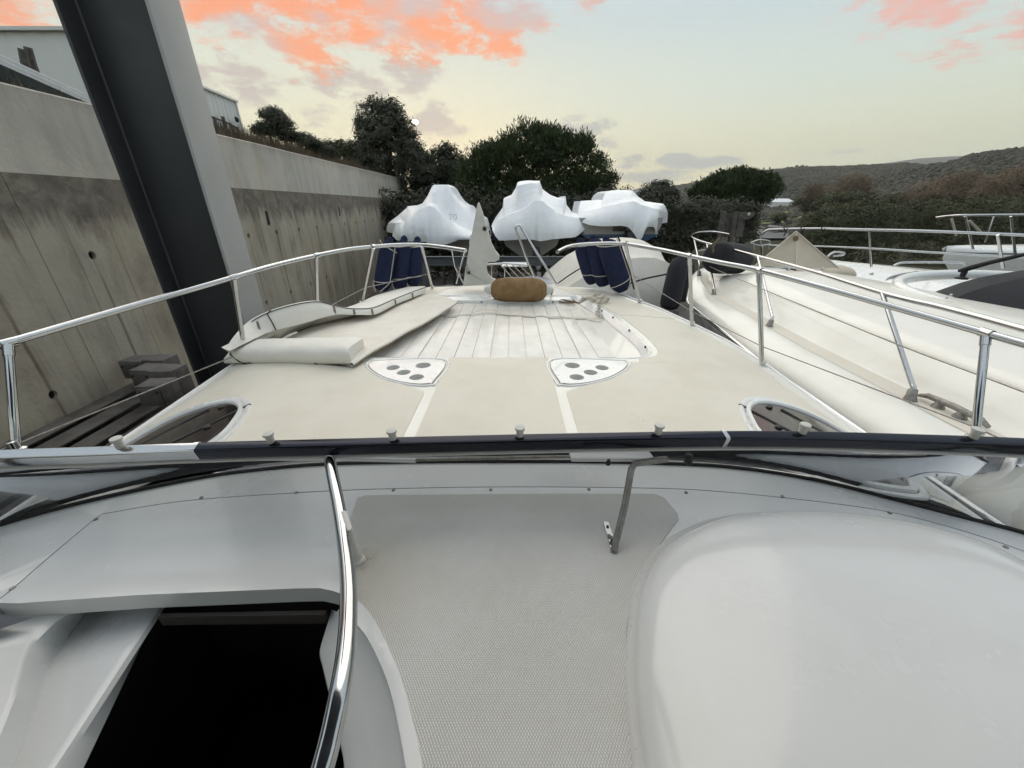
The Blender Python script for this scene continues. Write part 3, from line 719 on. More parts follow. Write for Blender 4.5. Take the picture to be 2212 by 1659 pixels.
# ---- the helm behind us: seat, cockpit sole (mirrored in bright work), added shading top
M['teak'] = mat('teak', (.16, .10, .06), .6, var=.5, vscale=12)
M['seat'] = mat('seat_vinyl', (.10, .11, .13), .6)
box('cockpit_sole', (XC, -1.6, -1.75), (4.2, 3.2, .05), M['teak'], yacht)
hs = box('helm_seat', (.35, -.75, -1.2), (1.1, .5, 1.0), M['seat'], yacht, .06, seg=3); box('seat_back', (.35, -1.0, -.55), (1.1, .16, .55), M['seat'], hs, .05, seg=3)
for s in (-1, 1): box('cockpit_coaming', (XC+s*2.05, -1.5, -1.25), (.3, 3.4, 1.0), M['gelw'], yacht, .06, seg=3)
ht = box('added_shade_top', (XC, -1.10, .70), (3.4, 3.5, .09), M['seat'], yacht, .03)  # unseen top added to shade the dash
for s in (-1, 1): box('shade_top_leg', (XC+s*1.75, -2.2, -.17), (.12, .7, 1.56), M['gelw'], ht, .03)
# trunk between the windscreen and the deck
rows = []
for t in lsp(0, 1, 6):
    rows.append([Vector((p.x*(1+.30*t), p.y+.02+.42*t, (p.z-.03)*(1-t)+t*(zdeck(p.x*1.3, 1.55)-.01)-.02*math.sin(math.pi*t))) for p in rimtop[2:-2]])
grid('cabin_trunk', rows, M['trunk'], yacht, 60)
# ================================================================== the yard
GZ = -3.5
M['yard'] = mat('yard_gravel', (.12,.11,.10), .95, var=.6, vscale=1.2, vcol=(.07,.065,.06), bump=.03, bscale=25)
# ------------------------------------------------------------------ retaining wall
WW, WK = 5.3, .048
wd = Vector((-WK, 1, 0)).normalized(); wn = Vector((1, WK, 0)).normalized()
def wpt(y, z, out=0.0): return Vector((-WW-WK*y, y, z))+wn*out
def concrete(name, base, stain, streak, band=None):
    m = bpy.data.materials.new(name); m.use_nodes = True; t = NT(m.node_tree); b = t.n['Principled BSDF']
    geo = t.node('ShaderNodeNewGeometry').outputs['Position']; sp = t.node('ShaderNodeSeparateXYZ'); t.put(sp.inputs[0], geo)
    x, y, z = sp.outputs
    cv = t.node('ShaderNodeCombineXYZ'); t.put(cv.inputs[0], t.m('MULTIPLY', x, .6)); t.put(cv.inputs[1], y); t.put(cv.inputs[2], t.m('MULTIPLY', z, .14))
    st = t.mapr(t.noise(cv.outputs[0], 2.6, 6, .62, .3), .42, .68)
    c = t.mix(t.m('MULTIPLY', st, streak), (*base, 1), (*stain, 1))
    bl = t.mapr(t.noise(geo, .8, 6, .62, .4), .42, .66)
    c = t.mix(t.m('MULTIPLY', bl, .65), c, (base[0]*1.22, base[1]*1.2, base[2]*1.12, 1))
    ye = t.mapr(t.noise(cv.outputs[0], 1.1, 4, .6, .2), .5, .7)
    c = t.mix(t.m('MULTIPLY', ye, .5), c, (.42, .34, .21, 1))
    if band:                                    # damp black weathering below the coping, ragged edge running down
        edge = t.m('MULTIPLY_ADD', t.m('SUBTRACT', t.noise(cv.outputs[0], 3.4, 6, .65, .2), .5), 1.5, z)
        k = t.m('MULTIPLY', t.mapr(edge, band[0]-.16, band[0]+.2), t.mapr(z, band[1]+.1, band[1]-.02))
        mot = t.mapr(t.noise(geo, 4.5, 6, .68, .5), .3, .7, .55, 1.)
        c = t.mix(t.m('MULTIPLY', k, mot), c, (.12, .105, .088, 1))
        # rust and water lines under each tie hole
        hy = t.m('SUBTRACT', t.m('FRACT', t.m('ADD', t.m('DIVIDE', t.m('SUBTRACT', y, 8.95), 1.2046), 20.5)), .5)
        wob = t.m('MULTIPLY', t.m('SUBTRACT', t.noise(geo, 2.5, 3, .5), .5), .03)
        ln = t.m('MULTIPLY', t.mapr(t.m('ABSOLUTE', t.m('ADD', hy, wob)), .028, .004), t.m('MULTIPLY', t.mapr(z, -.60, -.66), t.mapr(t.noise(cv.outputs[0], 6, 3, .6), .25, .6)))
        c = t.mix(t.m('MULTIPLY', ln, .75), c, (.10, .082, .058, 1))
        hy2 = t.m('SUBTRACT', t.m('FRACT', t.m('ADD', t.m('DIVIDE', t.m('SUBTRACT', y, 9.35), 1.2046/2), 20.5)), .5)
        ln2 = t.m('MULTIPLY', t.mapr(t.m('ABSOLUTE', t.m('ADD', hy2, wob)), .03, .006), t.mapr(t.noise(cv.outputs[0], 3, 3, .6), .4, .6))
        c = t.mix(t.m('MULTIPLY', ln2, .4), c, (.11, .095, .075, 1))
    else:
        tp = t.m('MULTIPLY', t.mapr(t.m('MULTIPLY_ADD', t.m('SUBTRACT', t.noise(cv.outputs[0], 5, 5, .65), .5), .5, z), 1.05, 1.4), .4)
        c = t.mix(tp, c, (.14, .10, .08, 1))
    t.put(b.inputs['Base Color'], c); b.inputs['Roughness'].default_value = .9
    bn = t.node('ShaderNodeBump'); bn.inputs['Strength'].default_value = .8; bn.inputs['Distance'].default_value = .012
    t.put(bn.inputs['Height'], t.noise(geo, 16, 6, .65)); t.l.new(bn.outputs[0], b.inputs['Normal'])
    return m
M['conc'] = concrete('board_marked_concrete', (.385,.355,.295), (.20,.17,.125), .8, band=(-.25, .36))
M['conc_up'] = concrete('plastered_concrete', (.47,.45,.41), (.33,.305,.27), .6)
M['hole'] = mat('tie_hole_dark', (.006,.006,.006), .9)
wall = empty('retaining_wall', wpt(12, GZ)); tag(wall, 'tall stained concrete retaining wall with tie holes', 'wall')
HP = 1.2046; ZT, ZB = .33, GZ-.2
bm = bmesh.new(); hw_ = HP/2-.0012; allE = []
def lp2(pts):
    vs = [bm.verts.new((0, a, b)) for a, b in pts]; return vs, [bm.edges.new((vs[i], vs[(i+1) % len(vs)])) for i in range(len(vs))]
vo, e = lp2([(-hw_, ZB), (hw_, ZB), (hw_, ZT), (-hw_, ZT)]); allE += e; hv = []
for hz in (-.60, -2.06):
    vs, e = lp2([(.050*math.cos(a*math.pi/8), hz+.055*math.sin(a*math.pi/8)) for a in range(16)]); allE += e; hv.append(vs)
bmesh.ops.triangle_fill(bm, edges=allE, use_beauty=True)
for vs, d in ((vo, .30), (hv[0], .09), (hv[1], .09)):
    lo = [bm.verts.new(v.co+Vector((-d, 0, 0))) for v in vs]; n = len(vs)
    for i in range(n): bm.faces.new((vs[i], lo[i], lo[(i+1) % n], vs[(i+1) % n]))
pm = bpy.data.meshes.new('panel'); bmesh.ops.recalc_face_normals(bm, faces=bm.faces[:]); bm.to_mesh(pm); bm.free(); pm.materials.append(M['conc'])
V, Fc = lathe_vf([(.058, 0), (.058, .004)], (0, 0, 0), (1, 0, 0), 16)
hm = bpy.data.meshes.new('tie'); hm.from_pydata([tuple(p) for p in V], [], Fc); hm.materials.append(M['hole'])
ang = math.atan2(WK, 1)
for k in range(-7, 16):
    y = 8.95+HP*k; c = wpt(y, 0, random.uniform(-.004, .004))
    p = obj('panel', pm, None, wall); p.matrix_basis = Matrix.Translation(c) @ Matrix.Rotation(ang, 4, 'Z')
    for hz in (-.60, -2.06):
        h = obj('tie_hole', hm, None, p); h.matrix_parent_inverse = Matrix(); h.location = (-.05, 0, hz)
wend = 8.95+HP*15.5
def wbox(name, y0, y1, z0, z1, o0, o1, m, par, bev=0.0):
    a = [wpt(y0, z0, o1), wpt(y1, z0, o1), wpt(y1, z1, o1), wpt(y0, z1, o1)]
    return prism(name, a, o1-o0, m, par, bev, d=-wn)
def topz(y): return 1.27+.21*(y-8.6)/19
rows = []
for y in lsp(.6, wend-.12, 24):
    tz = topz(y)+.01*noise.noise((y*2, 0, 0)); rows.append([wpt(y, .333, -.05), wpt(y, tz-.02, -.05), wpt(y, tz, -.07), wpt(y, tz, -.32), wpt(y, .333, -.32)])
up = grid('coping_band', rows, M['conc_up'], wall, 30)
mk('coping_end', [rows[-1][i] for i in (0, 1, 2, 3, 4)], [(0, 1, 2, 3, 4)], M['conc_up'], wall)
for y in (7.3, 19.5, 24.7): wbox('coping_joint', y, y+.012, .34, topz(y)-.02, -.06, -.047, M['hole'], wall)
for y, z0, z1 in ((9.85, -.42, -.12), (14.6, -.33, -.05)): wbox('wall_slot', y, y+.09, z0, z1, -.02, .006, M['hole'], wall)

# ------------------------------------------------------------------ steel column
M['paint_shaded'] = mat('grey_paint_shaded', (.034,.036,.040), .42, var=.3, vscale=1.5, vcol=(.020,.021,.0225), rvar=.15)  # column paint with the shade on web and far flange in its colour
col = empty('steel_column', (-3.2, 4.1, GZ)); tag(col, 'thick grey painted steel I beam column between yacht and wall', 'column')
M['paint_lit'] = mat('grey_paint_lit', (.38,.38,.375), .45, var=.35, vscale=1.2, vcol=(.30,.305,.30), rvar=.2)  # same column paint, lighter to put the light on this flange
cX, cY, cD, cB, tf, tw = -2.80, 3.93, .74, .37, .03, .02
def cbox(name, x0, x1, y0, y1, m): box(name, ((x0+x1)/2, (y0+y1)/2, (GZ+4.5)/2), (x1-x0, y1-y0, 4.5-GZ), m, col, .004)
cbox('flange', cX-tf, cX, cY, cY+cB, M['paint_lit']); cbox('flange', cX-cD, cX-cD+tf, cY, cY+cB, M['paint_shaded'])
cbox('web', cX-cD+tf+.001, cX-tf-.001, cY+cB/2-tw/2, cY+cB/2+tw/2, M['paint_shaded'])
for x in (cX-tf-.001, cX-cD+tf+.001):
    s = 1 if x < cX-.3 else -1
    V = []
    for z in (GZ, 4.5): V += [Vector((x, cY+cB/2-tw/2-.001, z)), Vector((x+s*.012, cY+cB/2-tw/2-.001, z)), Vector((x, cY+cB/2-tw/2-.013, z))]
    mk('fillet', V, [(0, 1, 2), (3, 5, 4), (1, 4, 5, 2)], M['paint_shaded'], col)
box('base_plate', (cX-cD/2, cY+cB/2, GZ+.02), (cD+.3, cB+.3, .04), M['paint_shaded'], col, .004)

# ------------------------------------------------------------------ stack of steel beams along the wall
M['beam'] = mat('galvanised_beam', (.13,.125,.118), .5, .3, var=.7, vscale=3, vcol=(.06,.05,.042), rvar=.2)
M['block'] = mat('cast_block', (.13,.12,.115), .8, var=.6, vscale=6, vcol=(.06,.05,.045), bump=.01, bscale=30)
zb = -2.33
for i in range(4):
    o = wpt(0, zb-.02*i, .16+.30*i)
    r = empty('steel_beam', wpt(3.0, zb, .16+.30*i)); tag(r, ['steel beam nearest the concrete wall, in the row on the ground', 'second steel beam from the concrete wall', 'third steel beam from the concrete wall', 'outermost steel beam of the row, nearest the yacht'][i], 'beam', 'steel beams lying along the wall')
    y0, y1 = -.6, 5.3-.28*i
    def bseg(name, dx0, dx1, dz0, dz1):
        a = [wpt(y0, zb-.03*i+dz1, .16+.30*i+dx0), wpt(y0, zb-.03*i+dz1, .16+.30*i+dx1), wpt(y1, zb-.03*i+dz1, .16+.30*i+dx1), wpt(y1, zb-.03*i+dz1, .16+.30*i+dx0)]
        prism(name, a, dz1-dz0, M['beam'], r, .003)
    bseg('top_flange', -.12, .12, -.018, 0); bseg('web', -.006, .006, -.24, -.0185); bseg('bottom_flange', -.12, .12, -.26, -.2405)
for k, yb in enumerate((.6, 3.6)):
    tr = empty('trestle', wpt(yb, GZ, .6)); tag(tr, ['steel trestle under the near end of the beams', 'steel trestle under the far end of the beams'][k], 'trestle')
    a = [wpt(yb-.08, zb-.36, .02), wpt(yb+.08, zb-.36, .02), wpt(yb+.08, zb-.36, 1.25), wpt(yb-.08, zb-.36, 1.25)]
    prism('cross_bar', a, .12, M['beam'], tr, .004)
    for o in (.15, 1.1): box('leg', wpt(yb, (GZ+zb-.48)/2, o), (.1, .1, zb-.48-GZ), M['beam'], tr, .004)
for i, (u, v, yy) in enumerate([(303, 792, 5.0), (352, 790, 5.0), (328, 812, 4.6), (372, 822, 4.45), (345, 846, 4.15)]):
    c = aty(u, v, yy); b_ = empty('cast_block', c-Vector((0, 0, .15)))
    tag(b_, ['small cast block against the wall at the beam end', 'cast block half hidden behind the steel column', 'cast block in the middle of the heap', 'tall cast block with bolts beside the steel column', 'nearest cast block of the heap on the beams'][i], 'block', 'cast blocks on the beam ends')
    R = Matrix.Rotation(ang+random.uniform(-.1, .1), 3, 'Z')
    box('body', c, (.30, .26, .26 if i != 3 else .36), M['block'], b_, .012, R)
    box('face_plate', c+R@Vector((.0, -.139, 0)), (.24, .016, .2), M['beam'], b_, .004, R)
    for s in (-1, 1): lathe('bolt', [(.014, 0), (.014, .012), (.008, .016)], c+R@Vector((s*.09, -.1475, .06)), R@Vector((0, -1, 0)), M['black'], b_, 8)

# ------------------------------------------------------------------ shed and fittings above the wall
M['sheet'] = mat('white_sheet_metal', (.80,.81,.79), .5, var=.3, vscale=.7, vcol=(.66,.66,.62), rvar=.2)
shed = empty('metal_shed', (-10, 12, 1.6)); tag(shed, 'white corrugated metal shed above the retaining wall', 'shed')
def sx(y): return -9-WK*y
def corr(p0, p1, z0, z1, amp, n, nrm):
    V = []; Fc = []
    for i in range(n*4+1):
        t = i/(n*4); o = nrm*(amp if (i % 4) in (1, 2) else 0); p = p0.lerp(p1, t)+o
        V += [Vector((p.x, p.y, z0)), Vector((p.x, p.y, z1))]
    for i in range(n*4): Fc.append((2*i, 2*i+2, 2*i+3, 2*i+1))
    return V, Fc
V, Fc = corr(Vector((sx(10.6), 10.6, 0)), Vector((sx(16.5), 16.5, 0)), .9, 3.32, .03, 26, Vector((1, 0, 0)))
mk('side_wall', V, Fc, M['sheet'], shed, 0)
V, Fc = corr(Vector((-18, 10.6, 0)), Vector((sx(10.6), 10.6, 0)), .9, 3.36, .012, 20, Vector((0, -1, 0)))
mk('front_wall', V, Fc, M['sheet'], shed, 0)
prism('roof', [Vector((-18, 10.5, 3.42)), Vector((sx(10.5)+.08, 10.5, 3.42)), Vector((sx(16.5)+.08, 16.6, 3.37)), Vector((-18, 16.6, 3.6))], .06, M['sheet'], shed)
mk('back_wall', [Vector((-18, 16.5, .9)), Vector((sx(16.5), 16.5, .9)), Vector((sx(16.5), 16.5, 3.3)), Vector((-18, 16.5, 3.5))], [(0, 1, 2, 3)], M['sheet'], shed, 0)
tube('corner_trim', [Vector((sx(16.5)+.04, 16.5, .9)), Vector((sx(16.5)+.04, 16.5, 3.36))], .035, M['sheet'], shed, 6)
lathe('shed_lamp', [(.02, 0), (.09, .05), (.09, .14), (.03, .18)], aty(509, 257, 16.4), (.5, -.8, -.3), M['black'], shed, 12)
rail_w = empty('roof_edge_rail', wpt(4.5, 1.3, -.7)); tag(rail_w, 'white metal roof edge with dark panel beneath, behind the wall top', 'roof edge')
M['white_al'] = mat('white_aluminium', (.66,.68,.7), .3, var=.2, vscale=4, rvar=.1)
p0, p1 = aty(-120, 62, 5.6), aty(186, 203, 6.9)
def edge_strip(name, o0, o1, th, m):
    dn = Vector((0, 0, -1)); a = [p0+dn*o0, p1+dn*o0, p1+dn*o1, p0+dn*o1]; prism(name, a, th, m, rail_w, .003, d=Vector((-.85, .5, 0)))
edge_strip('cap', .0, .035, .10, M['white_al']); edge_strip('gutter', .037, .085, .085, M['white_al']); edge_strip('lower_lip', .087, .12, .095, M['white_al'])
M['dkpanel'] = mat('dark_glazing', (.02,.028,.03), .2, rvar=.2, vscale=3)
prism('glazing', [p0+Vector((0, 0, -.122)), p1+Vector((0, 0, -.122)), p1+Vector((0, 0, -.13)), p0+Vector((-.02, 0, -.62))], .02, M['dkpanel'], rail_w, d=Vector((-.85, .5, 0)))
tube('support_post', [p0+Vector((-.06, .03, -.1)), Vector((p0.x-.06, p0.y+.03, .8))], .03, M['white_al'], rail_w, 8)
for i, (u, v0, v1) in enumerate([(48, 106, 150), (60, 102, 142)]):
    a, b = aty(u, v0, 9.2+.3*i), aty(u+10, v1, 9.2+.3*i)
    post = tube('wooden_post', [b-Vector((0, 0, .8)), b, a], [.07, .07, .06], M['wood'], None, 6); tag(post, ['left of two old wooden posts before the white shed', 'right of two old wooden posts before the white shed'][i], 'post', 'old wooden posts')
fence = empty('wooden_fence', aty(470, 275, 15.5)); tag(fence, 'dark rail fence with posts below the white shed', 'fence')
fp = [(442, 243, 14.0), (462, 252, 14.5), (481, 258, 15.0), (497, 266, 15.6), (512, 274, 16.2)]
for k, (u, v, y) in enumerate(fp):
    a = aty(u, v-(6 if k == 2 else 0), y); tube('post', [a-Vector((0, 0, 1.2)), a], .05 if k == 2 else .035, M['wood'], fence, 6)
for dz_ in (.04, .32): tube('rail', [aty(*p)-Vector((0, 0, dz_)) for p in fp], .03, M['wood'], fence, 6)
wb = box('white_parapet', aty(668, 357, 22), (.5, .9, .5), M['sheet'], None, .02); tag(wb, 'small white parapet block on the wall top by the trees', 'parapet')

# ------------------------------------------------------------------ boats in shrink wrap
def wrapmat():
    m = bpy.data.materials.new('shrink_wrap'); m.use_nodes = True; t = NT(m.node_tree); b = t.n['Principled BSDF']
    co = t.node('ShaderNodeTexCoord').outputs['Object']
    d = t.mapr(t.noise(co, 1.3, 5, .6, .4), .45, .7)
    t.put(b.inputs['Base Color'], t.mix(t.m('MULTIPLY', d, .35), (.80, .82, .85, 1), (.66, .65, .63, 1)))
    b.inputs['Roughness'].default_value = .34; b.inputs['Subsurface Weight'].default_value = 0.0
    bn = t.node('ShaderNodeBump'); bn.inputs['Strength'].default_value = .4; bn.inputs['Distance'].default_value = .02
    rid = t.m('ABSOLUTE', t.m('SUBTRACT', t.noise(co, 1.5, 2, .5, .8), .5))
    h = t.m('ADD', t.m('MULTIPLY', t.mapr(rid, 0, .12), .6), t.m('MULTIPLY', t.noise(co, 9, 4, .6, 1.5), .25))
    t.put(bn.inputs['Height'], h); t.l.new(bn.outputs[0], b.inputs['Normal']); return m
M['wrap'] = wrapmat()
M['hull_w'] = mat('hull_white_shaded', (.33,.33,.32), .35, var=.35, vscale=2, vcol=(.28,.27,.25))  # white hulls, shade beneath the covers put into the colour
M['hull_b'] = mat('hull_blue', (.03,.075,.16), .4, var=.3, vscale=2)
M['drive'] = mat('drive_leg', (.018,.018,.02), .45, var=.5, vscale=8, vcol=(.05,.05,.05))
M['bronze'] = mat('propeller_alloy', (.35,.33,.30), .35, .7, var=.4, vscale=15)
def wrapped(name, near, main, hem, y0, m, seed, ylen=6.0, nx=110, wr=1.0, fy=1.3):
    """a draped cover: 'near' is its after profile, 'main' the tallest one, 'hem' its lower edge (x,z lists)"""
    def norm(L):
        a, b = L[0][0], L[-1][0]; return (a+b)/2, (b-a)/2, [2*(p[0]-a)/(b-a)-1 for p in L], [p[1] for p in L]
    nc, nh, nS, nZ = norm(near); mc, mh, mS, mZ = norm(main); hc, hh_, hS, hZ = norm(hem); rows = []
    bp_ = sorted(set([round(v, 3) for v in nS+mS+hS])); ss = []
    for a, b in zip(bp_[:-1], bp_[1:]):
        k = max(1, int((b-a)/.02)); ss += [a+(b-a)*i/k for i in range(k)]
    ss.append(1.0)
    def P(x, y, z, k=1.0):
        q = Vector((x*1.3, y*.8, seed)); w1 = noise.noise(q); w2 = noise.noise(Vector((x*5+seed, z*2.0+x*2, y*2.5))); w3 = abs(noise.noise(Vector((x*2.1, z*2.1+y, seed*2))))
        return Vector((x+.012*wr*k*w2, y+.06*wr*k*w1-.04*wr*k*w3, z+.015*wr*k*w1+.008*wr*k*w2-.015*wr*k*w3))
    for j in range(7):                          # after face, hem to top, a little slack in the middle
        t = j/6; r = []
        for s in ss:
            h, tp = interp(s, hS, hZ), interp(s, nS, nZ); tp = max(tp, h+.02); e = abs(s); c = hc+(nc-hc)*t; w_ = hh_+(nh-hh_)*t
            pl2 = .028*wr*(1-t)**1.2*(math.sin(s*38+3*noise.noise((s*6, seed, 0)))*abs(noise.noise((s*4, seed, 5)))*2)
            r.append(P(c+w_*s, y0+pl2+.45*t**1.3+.8*e**4-.14*math.sin(t*math.pi)*(1-e**3), h+(tp-h)*t, .3+.7*t if j else .1))
        rows.append(r)
    N = 14
    for j in range(1, N+1):
        t = (j/N)**1.25; y = y0+.45+(ylen-.45)*t; a = sstep(.02, fy/ylen, t); b = sstep(.5, 1.0, t); r = []
        c = nc+(mc-nc)*min(1, t*ylen/fy); w_ = nh+(mh-nh)*min(1, t*ylen/fy); w_ *= 1-.8*sstep(.55, 1.02, t)**1.5
        lo = (min(nZ)+min(mZ))/2
        for s in ss:
            e = abs(s); z = interp(s, nS, nZ); z += (interp(s, mS, mZ)-z)*a; z += (lo+.25-z)*b*.85
            if e > .99: z = min(z, interp(s, hS, hZ)+.05)
            r.append(P(c+w_*s, y+.8*e**4*(1-t), z))
        rows.append(r)
    return grid(name, rows, m, None, 24)
def to_world(pts, y): return [(lambda p: (p.x, p.z))(aty(u, v, y)) for u, v in zm(1400, 600, 1300, pts)]
def boat_under(root, xm, half, zt, zk, y0, ylen, m, band=None):
    rows = []
    for t in lsp(0, 1, 8):
        f = 1-.85*t**2.5; y = y0+ylen*t; zz_ = zk+(zt-zk)*.75*t**3
        sec = [(half*f, zt), (half*f*.97, zt-.25), (half*f*.88, (zt+zk)/2+.05), (half*f*.84, (zt+zk)/2), (.01, zz_)]
        rows.append([Vector((xm-x, y, z)) for x, z in sec]+[Vector((xm+x, y, z)) for x, z in sec[::-1]])
    h = grid('hull', rows, m, root, 25)
    mk('transom', rows[0], [tuple(range(len(rows[0])))], m, h, 0)
    if band:
        b = [Vector((xm-half*.985, y0-.012, band)), Vector((xm+half*.985, y0-.012, band)), Vector((xm+half*.86, y0-.012, (zt+zk)/2)), Vector((xm, y0-.012, zk)), Vector((xm-half*.86, y0-.012, (zt+zk)/2))]
        prism('antifouling', b, .01, M['hull_b'], h, d=Vector((0, 1, 0)))
    return h
def drive(root, x, y, z):
    d = box('drive_leg', (x, y-.18, z-.28), (.22, .42, .62), M['drive'], root, .05, seg=3)
    lathe('gear_case', [(.03, -.38), (.075, -.2), (.085, 0), (.08, .2), (.06, .3)], (x, y-.18, z-.62), (0, -1, 0), M['drive'], d, 14)
    prism('skeg', [Vector((x, y-.30, z-.66)), Vector((x, y-.02, z-.66)), Vector((x, y-.12, z-.9)), Vector((x, y-.24, z-.92))], .025, M['drive'], d, d=Vector((1, 0, 0)))
    for k in range(3):
        a = k*2.094+.4; c, s = math.cos(a), math.sin(a); o = Vector((x, y-.5, z-.62)); R = Matrix.Rotation(a, 3, 'Y')
        prism('propeller_blade', [o+R@Vector(p) for p in ((-.02, .03, .04), (-.07, .05, .1), (-.06, .05, .18), (0, 0, .21), (.07, -.05, .17), (.07, -.05, .1), (.02, -.03, .04))], .012, M['bronze'], d, d=Vector((0, 1, 0)))
    return d
def stand(root, xs2, y, z0):
    for x in xs2:
        tube('prop', [Vector((x, y, GZ)), Vector((x*.98, y, z0))], .045, M['beam'], root, 8)
YW = 12.6
# left-hand boat
near1 = to_world([(200, 530), (230, 480), (310, 470), (380, 410), (430, 378), (490, 357), (520, 368), (580, 425), (700, 500), (790, 545), (880, 525)], YW+.3)
main1 = to_world([(200, 515), (225, 470), (300, 425), (365, 372), (372, 360), (440, 352), (470, 340), (505, 290), (532, 232), (545, 222), (630, 220), (652, 235), (672, 275), (705, 320), (745, 352), (768, 356), (800, 400), (865, 450), (885, 520)], YW+2.2)
hem1 = to_world([(a, b+26) for a, b in [(200, 548), (250, 570), (300, 575), (420, 570), (475, 575), (505, 608), (560, 606), (600, 592), (640, 580), (690, 560), (800, 560), (885, 540)]], YW)
B1 = empty('wrapped_boat', (-1.6, YW+2, GZ)); tag(B1, 'boat in white shrink wrap nearest the wall, marked 70', 'boat', 'boats in white shrink wrap')
c1 = wrapped('wrap_cover', near1, main1, hem1, YW, M['wrap'], 1.3); c1.parent = B1; c1.matrix_parent_inverse = wmat(B1).inverted()
boat_under(B1, -1.65, .82, -.8, -1.66, YW+.9, 5.5, M['hull_w']); drive(B1, -1.75, YW+.3, -1.25); stand(B1, (-2.4, -.9), YW+1.2, -1.6)
# middle boat
near2 = to_world([(908, 495), (940, 470), (985, 440), (1030, 415), (1110, 385), (1170, 350), (1195, 325), (1225, 320), (1255, 325), (1285, 350), (1350, 400), (1430, 430), (1520, 445), (1560, 475), (1572, 490)], YW)
main2 = to_world([(908, 490), (940, 432), (985, 370), (993, 312), (1000, 305), (1045, 285), (1070, 245), (1083, 205), (1100, 197), (1160, 192), (1225, 197), (1232, 215), (1245, 250), (1290, 285), (1340, 305), (1386, 303), (1392, 292), (1397, 300), (1402, 350), (1440, 400), (1535, 428), (1560, 455), (1572, 485)], YW+1.8)
hem2 = to_world([(a, b+26) for a, b in [(908, 505), (930, 545), (960, 572), (1080, 560), (1150, 556), (1200, 562), (1240, 570), (1320, 556), (1400, 550), (1480, 545), (1540, 515), (1572, 495)]], YW-.3)
B2 = empty('wrapped_boat', (.6, YW+2, GZ)); tag(B2, 'middle boat in white shrink wrap, tall peak with two ears', 'boat', 'boats in white shrink wrap')
c2 = wrapped('wrap_cover', near2, main2, hem2, YW-.3, M['wrap'], 5.1, fy=1.1); c2.parent = B2; c2.matrix_parent_inverse = wmat(B2).inverted()
boat_under(B2, .62, .95, -.7, -1.72, YW+.6, 5.5, M['hull_w']); drive(B2, .75, YW+.05, -1.2); stand(B2, (-.2, 1.4), YW+1.2, -1.6)
# right-hand boat
near3 = to_world([(1498, 420), (1530, 400), (1600, 385), (1700, 355), (1790, 335), (1860, 325), (1920, 350), (1990, 370), (2060, 385), (2085, 410), (2094, 470)], YW+.5)
main3 = to_world([(1498, 410), (1503, 330), (1512, 324), (1570, 322), (1640, 318), (1648, 275), (1665, 262), (1730, 254), (1825, 256), (1840, 272), (1862, 298), (1905, 326), (1990, 338), (2040, 345), (2060, 360), (2085, 400), (2094, 460)], YW+2.2)
hem3 = to_world([(1498, 440), (1520, 468), (1580, 490), (1650, 496), (1780, 492), (1825, 500), (1855, 530), (1885, 575), (1905, 592), (1925, 570), (1945, 520), (1965, 500), (2010, 500), (2030, 520), (2045, 560), (2062, 582), (2080, 540), (2094, 500)], YW)
B3 = empty('wrapped_boat', (3.4, YW+2, GZ)); tag(B3, 'right hand boat in torn white shrink wrap, blue bottom showing', 'boat', 'boats in white shrink wrap')
c3 = wrapped('wrap_cover', near3, main3, hem3, YW, M['wrap'], 8.8, wr=1.2); c3.parent = B3; c3.matrix_parent_inverse = wmat(B3).inverted()
boat_under(B3, 3.42, 1.3, -.35, -1.45, YW+.45, 5.5, M['hull_w'], band=-.83); d3 = drive(B3, 3.65, YW+.4, -.75); stand(B3, (2.6, 4.2), YW+1.2, -1.3)
pw = aty(1338, 494, YW+.43); box('transom_vent', pw, (.42, .02, .16), M['wood'], B3, .006)
# the number on the first cover
fc = bpy.data.curves.new('num', 'FONT'); fc.body = '70'; fc.size = .26; fc.extrude = .002; fc.space_character = 1.05
tmp = bpy.data.objects.new('num', fc); COL.objects.link(tmp); dg = bpy.context.evaluated_depsgraph_get(); tm = bpy.data.meshes.new_from_object(tmp.evaluated_get(dg)); bpy.data.objects.remove(tmp)
M['ink'] = mat('grey_marker', (.60,.62,.65), .6)
tm.materials.clear(); nm = obj('number', tm, M['ink'], B1)
dgu = bpy.context.evaluated_depsgraph_get(); dgu.update()
o_ = aty(969, 478, 1.0); hit, loc, nrm, _ = c1.ray_cast(Vector((0, 0, 0)), o_.normalized())
if hit:
    q = (-o_).to_track_quat('Z', 'Y')
    nn = nrm if nrm.dot(o_) < 0 else -nrm
    q = nn.to_track_quat('Z', 'Y')
    nm.matrix_parent_inverse = wmat(B1).inverted(); nm.location = loc+nn*.05; nm.rotation_euler = (math.radians(68), 0, math.atan2(nn.x, -nn.y)*.5)

# cradle beams under the wrapped boats, props and stored gear
M['beam_b'] = mat('blue_grey_beam', (.085,.095,.105), .55, var=.4, vscale=3, vcol=(.05,.055,.06))
for k, (z, y, x0, x1, lab) in enumerate([(-1.42, 11.3, -2.9, 3.9, 'upper blue grey steel rack beam under the wrapped boats'), (-1.0, 14.6, -2.5, 2.4, 'dark steel rack beam behind, under the wrapped hulls')]):
    r = empty('rack_beam', ((x0+x1)/2, y, GZ)); tag(r, lab, 'beam', 'boat rack beams')
    box('web', ((x0+x1)/2, y, z), (x1-x0, .02, .20), M['beam_b'], r); box('flange', ((x0+x1)/2, y, z+.111), (x1-x0, .16, .02), M['beam_b'], r, .003); box('flange', ((x0+x1)/2, y, z-.111), (x1-x0, .16, .02), M['beam_b'], r, .003)
    for x in (x0+.4, x1-.4): box('leg', (x, y, (GZ+z-.125)/2), (.14, .14, z-.125-GZ), M['beam_b'], r, .004)
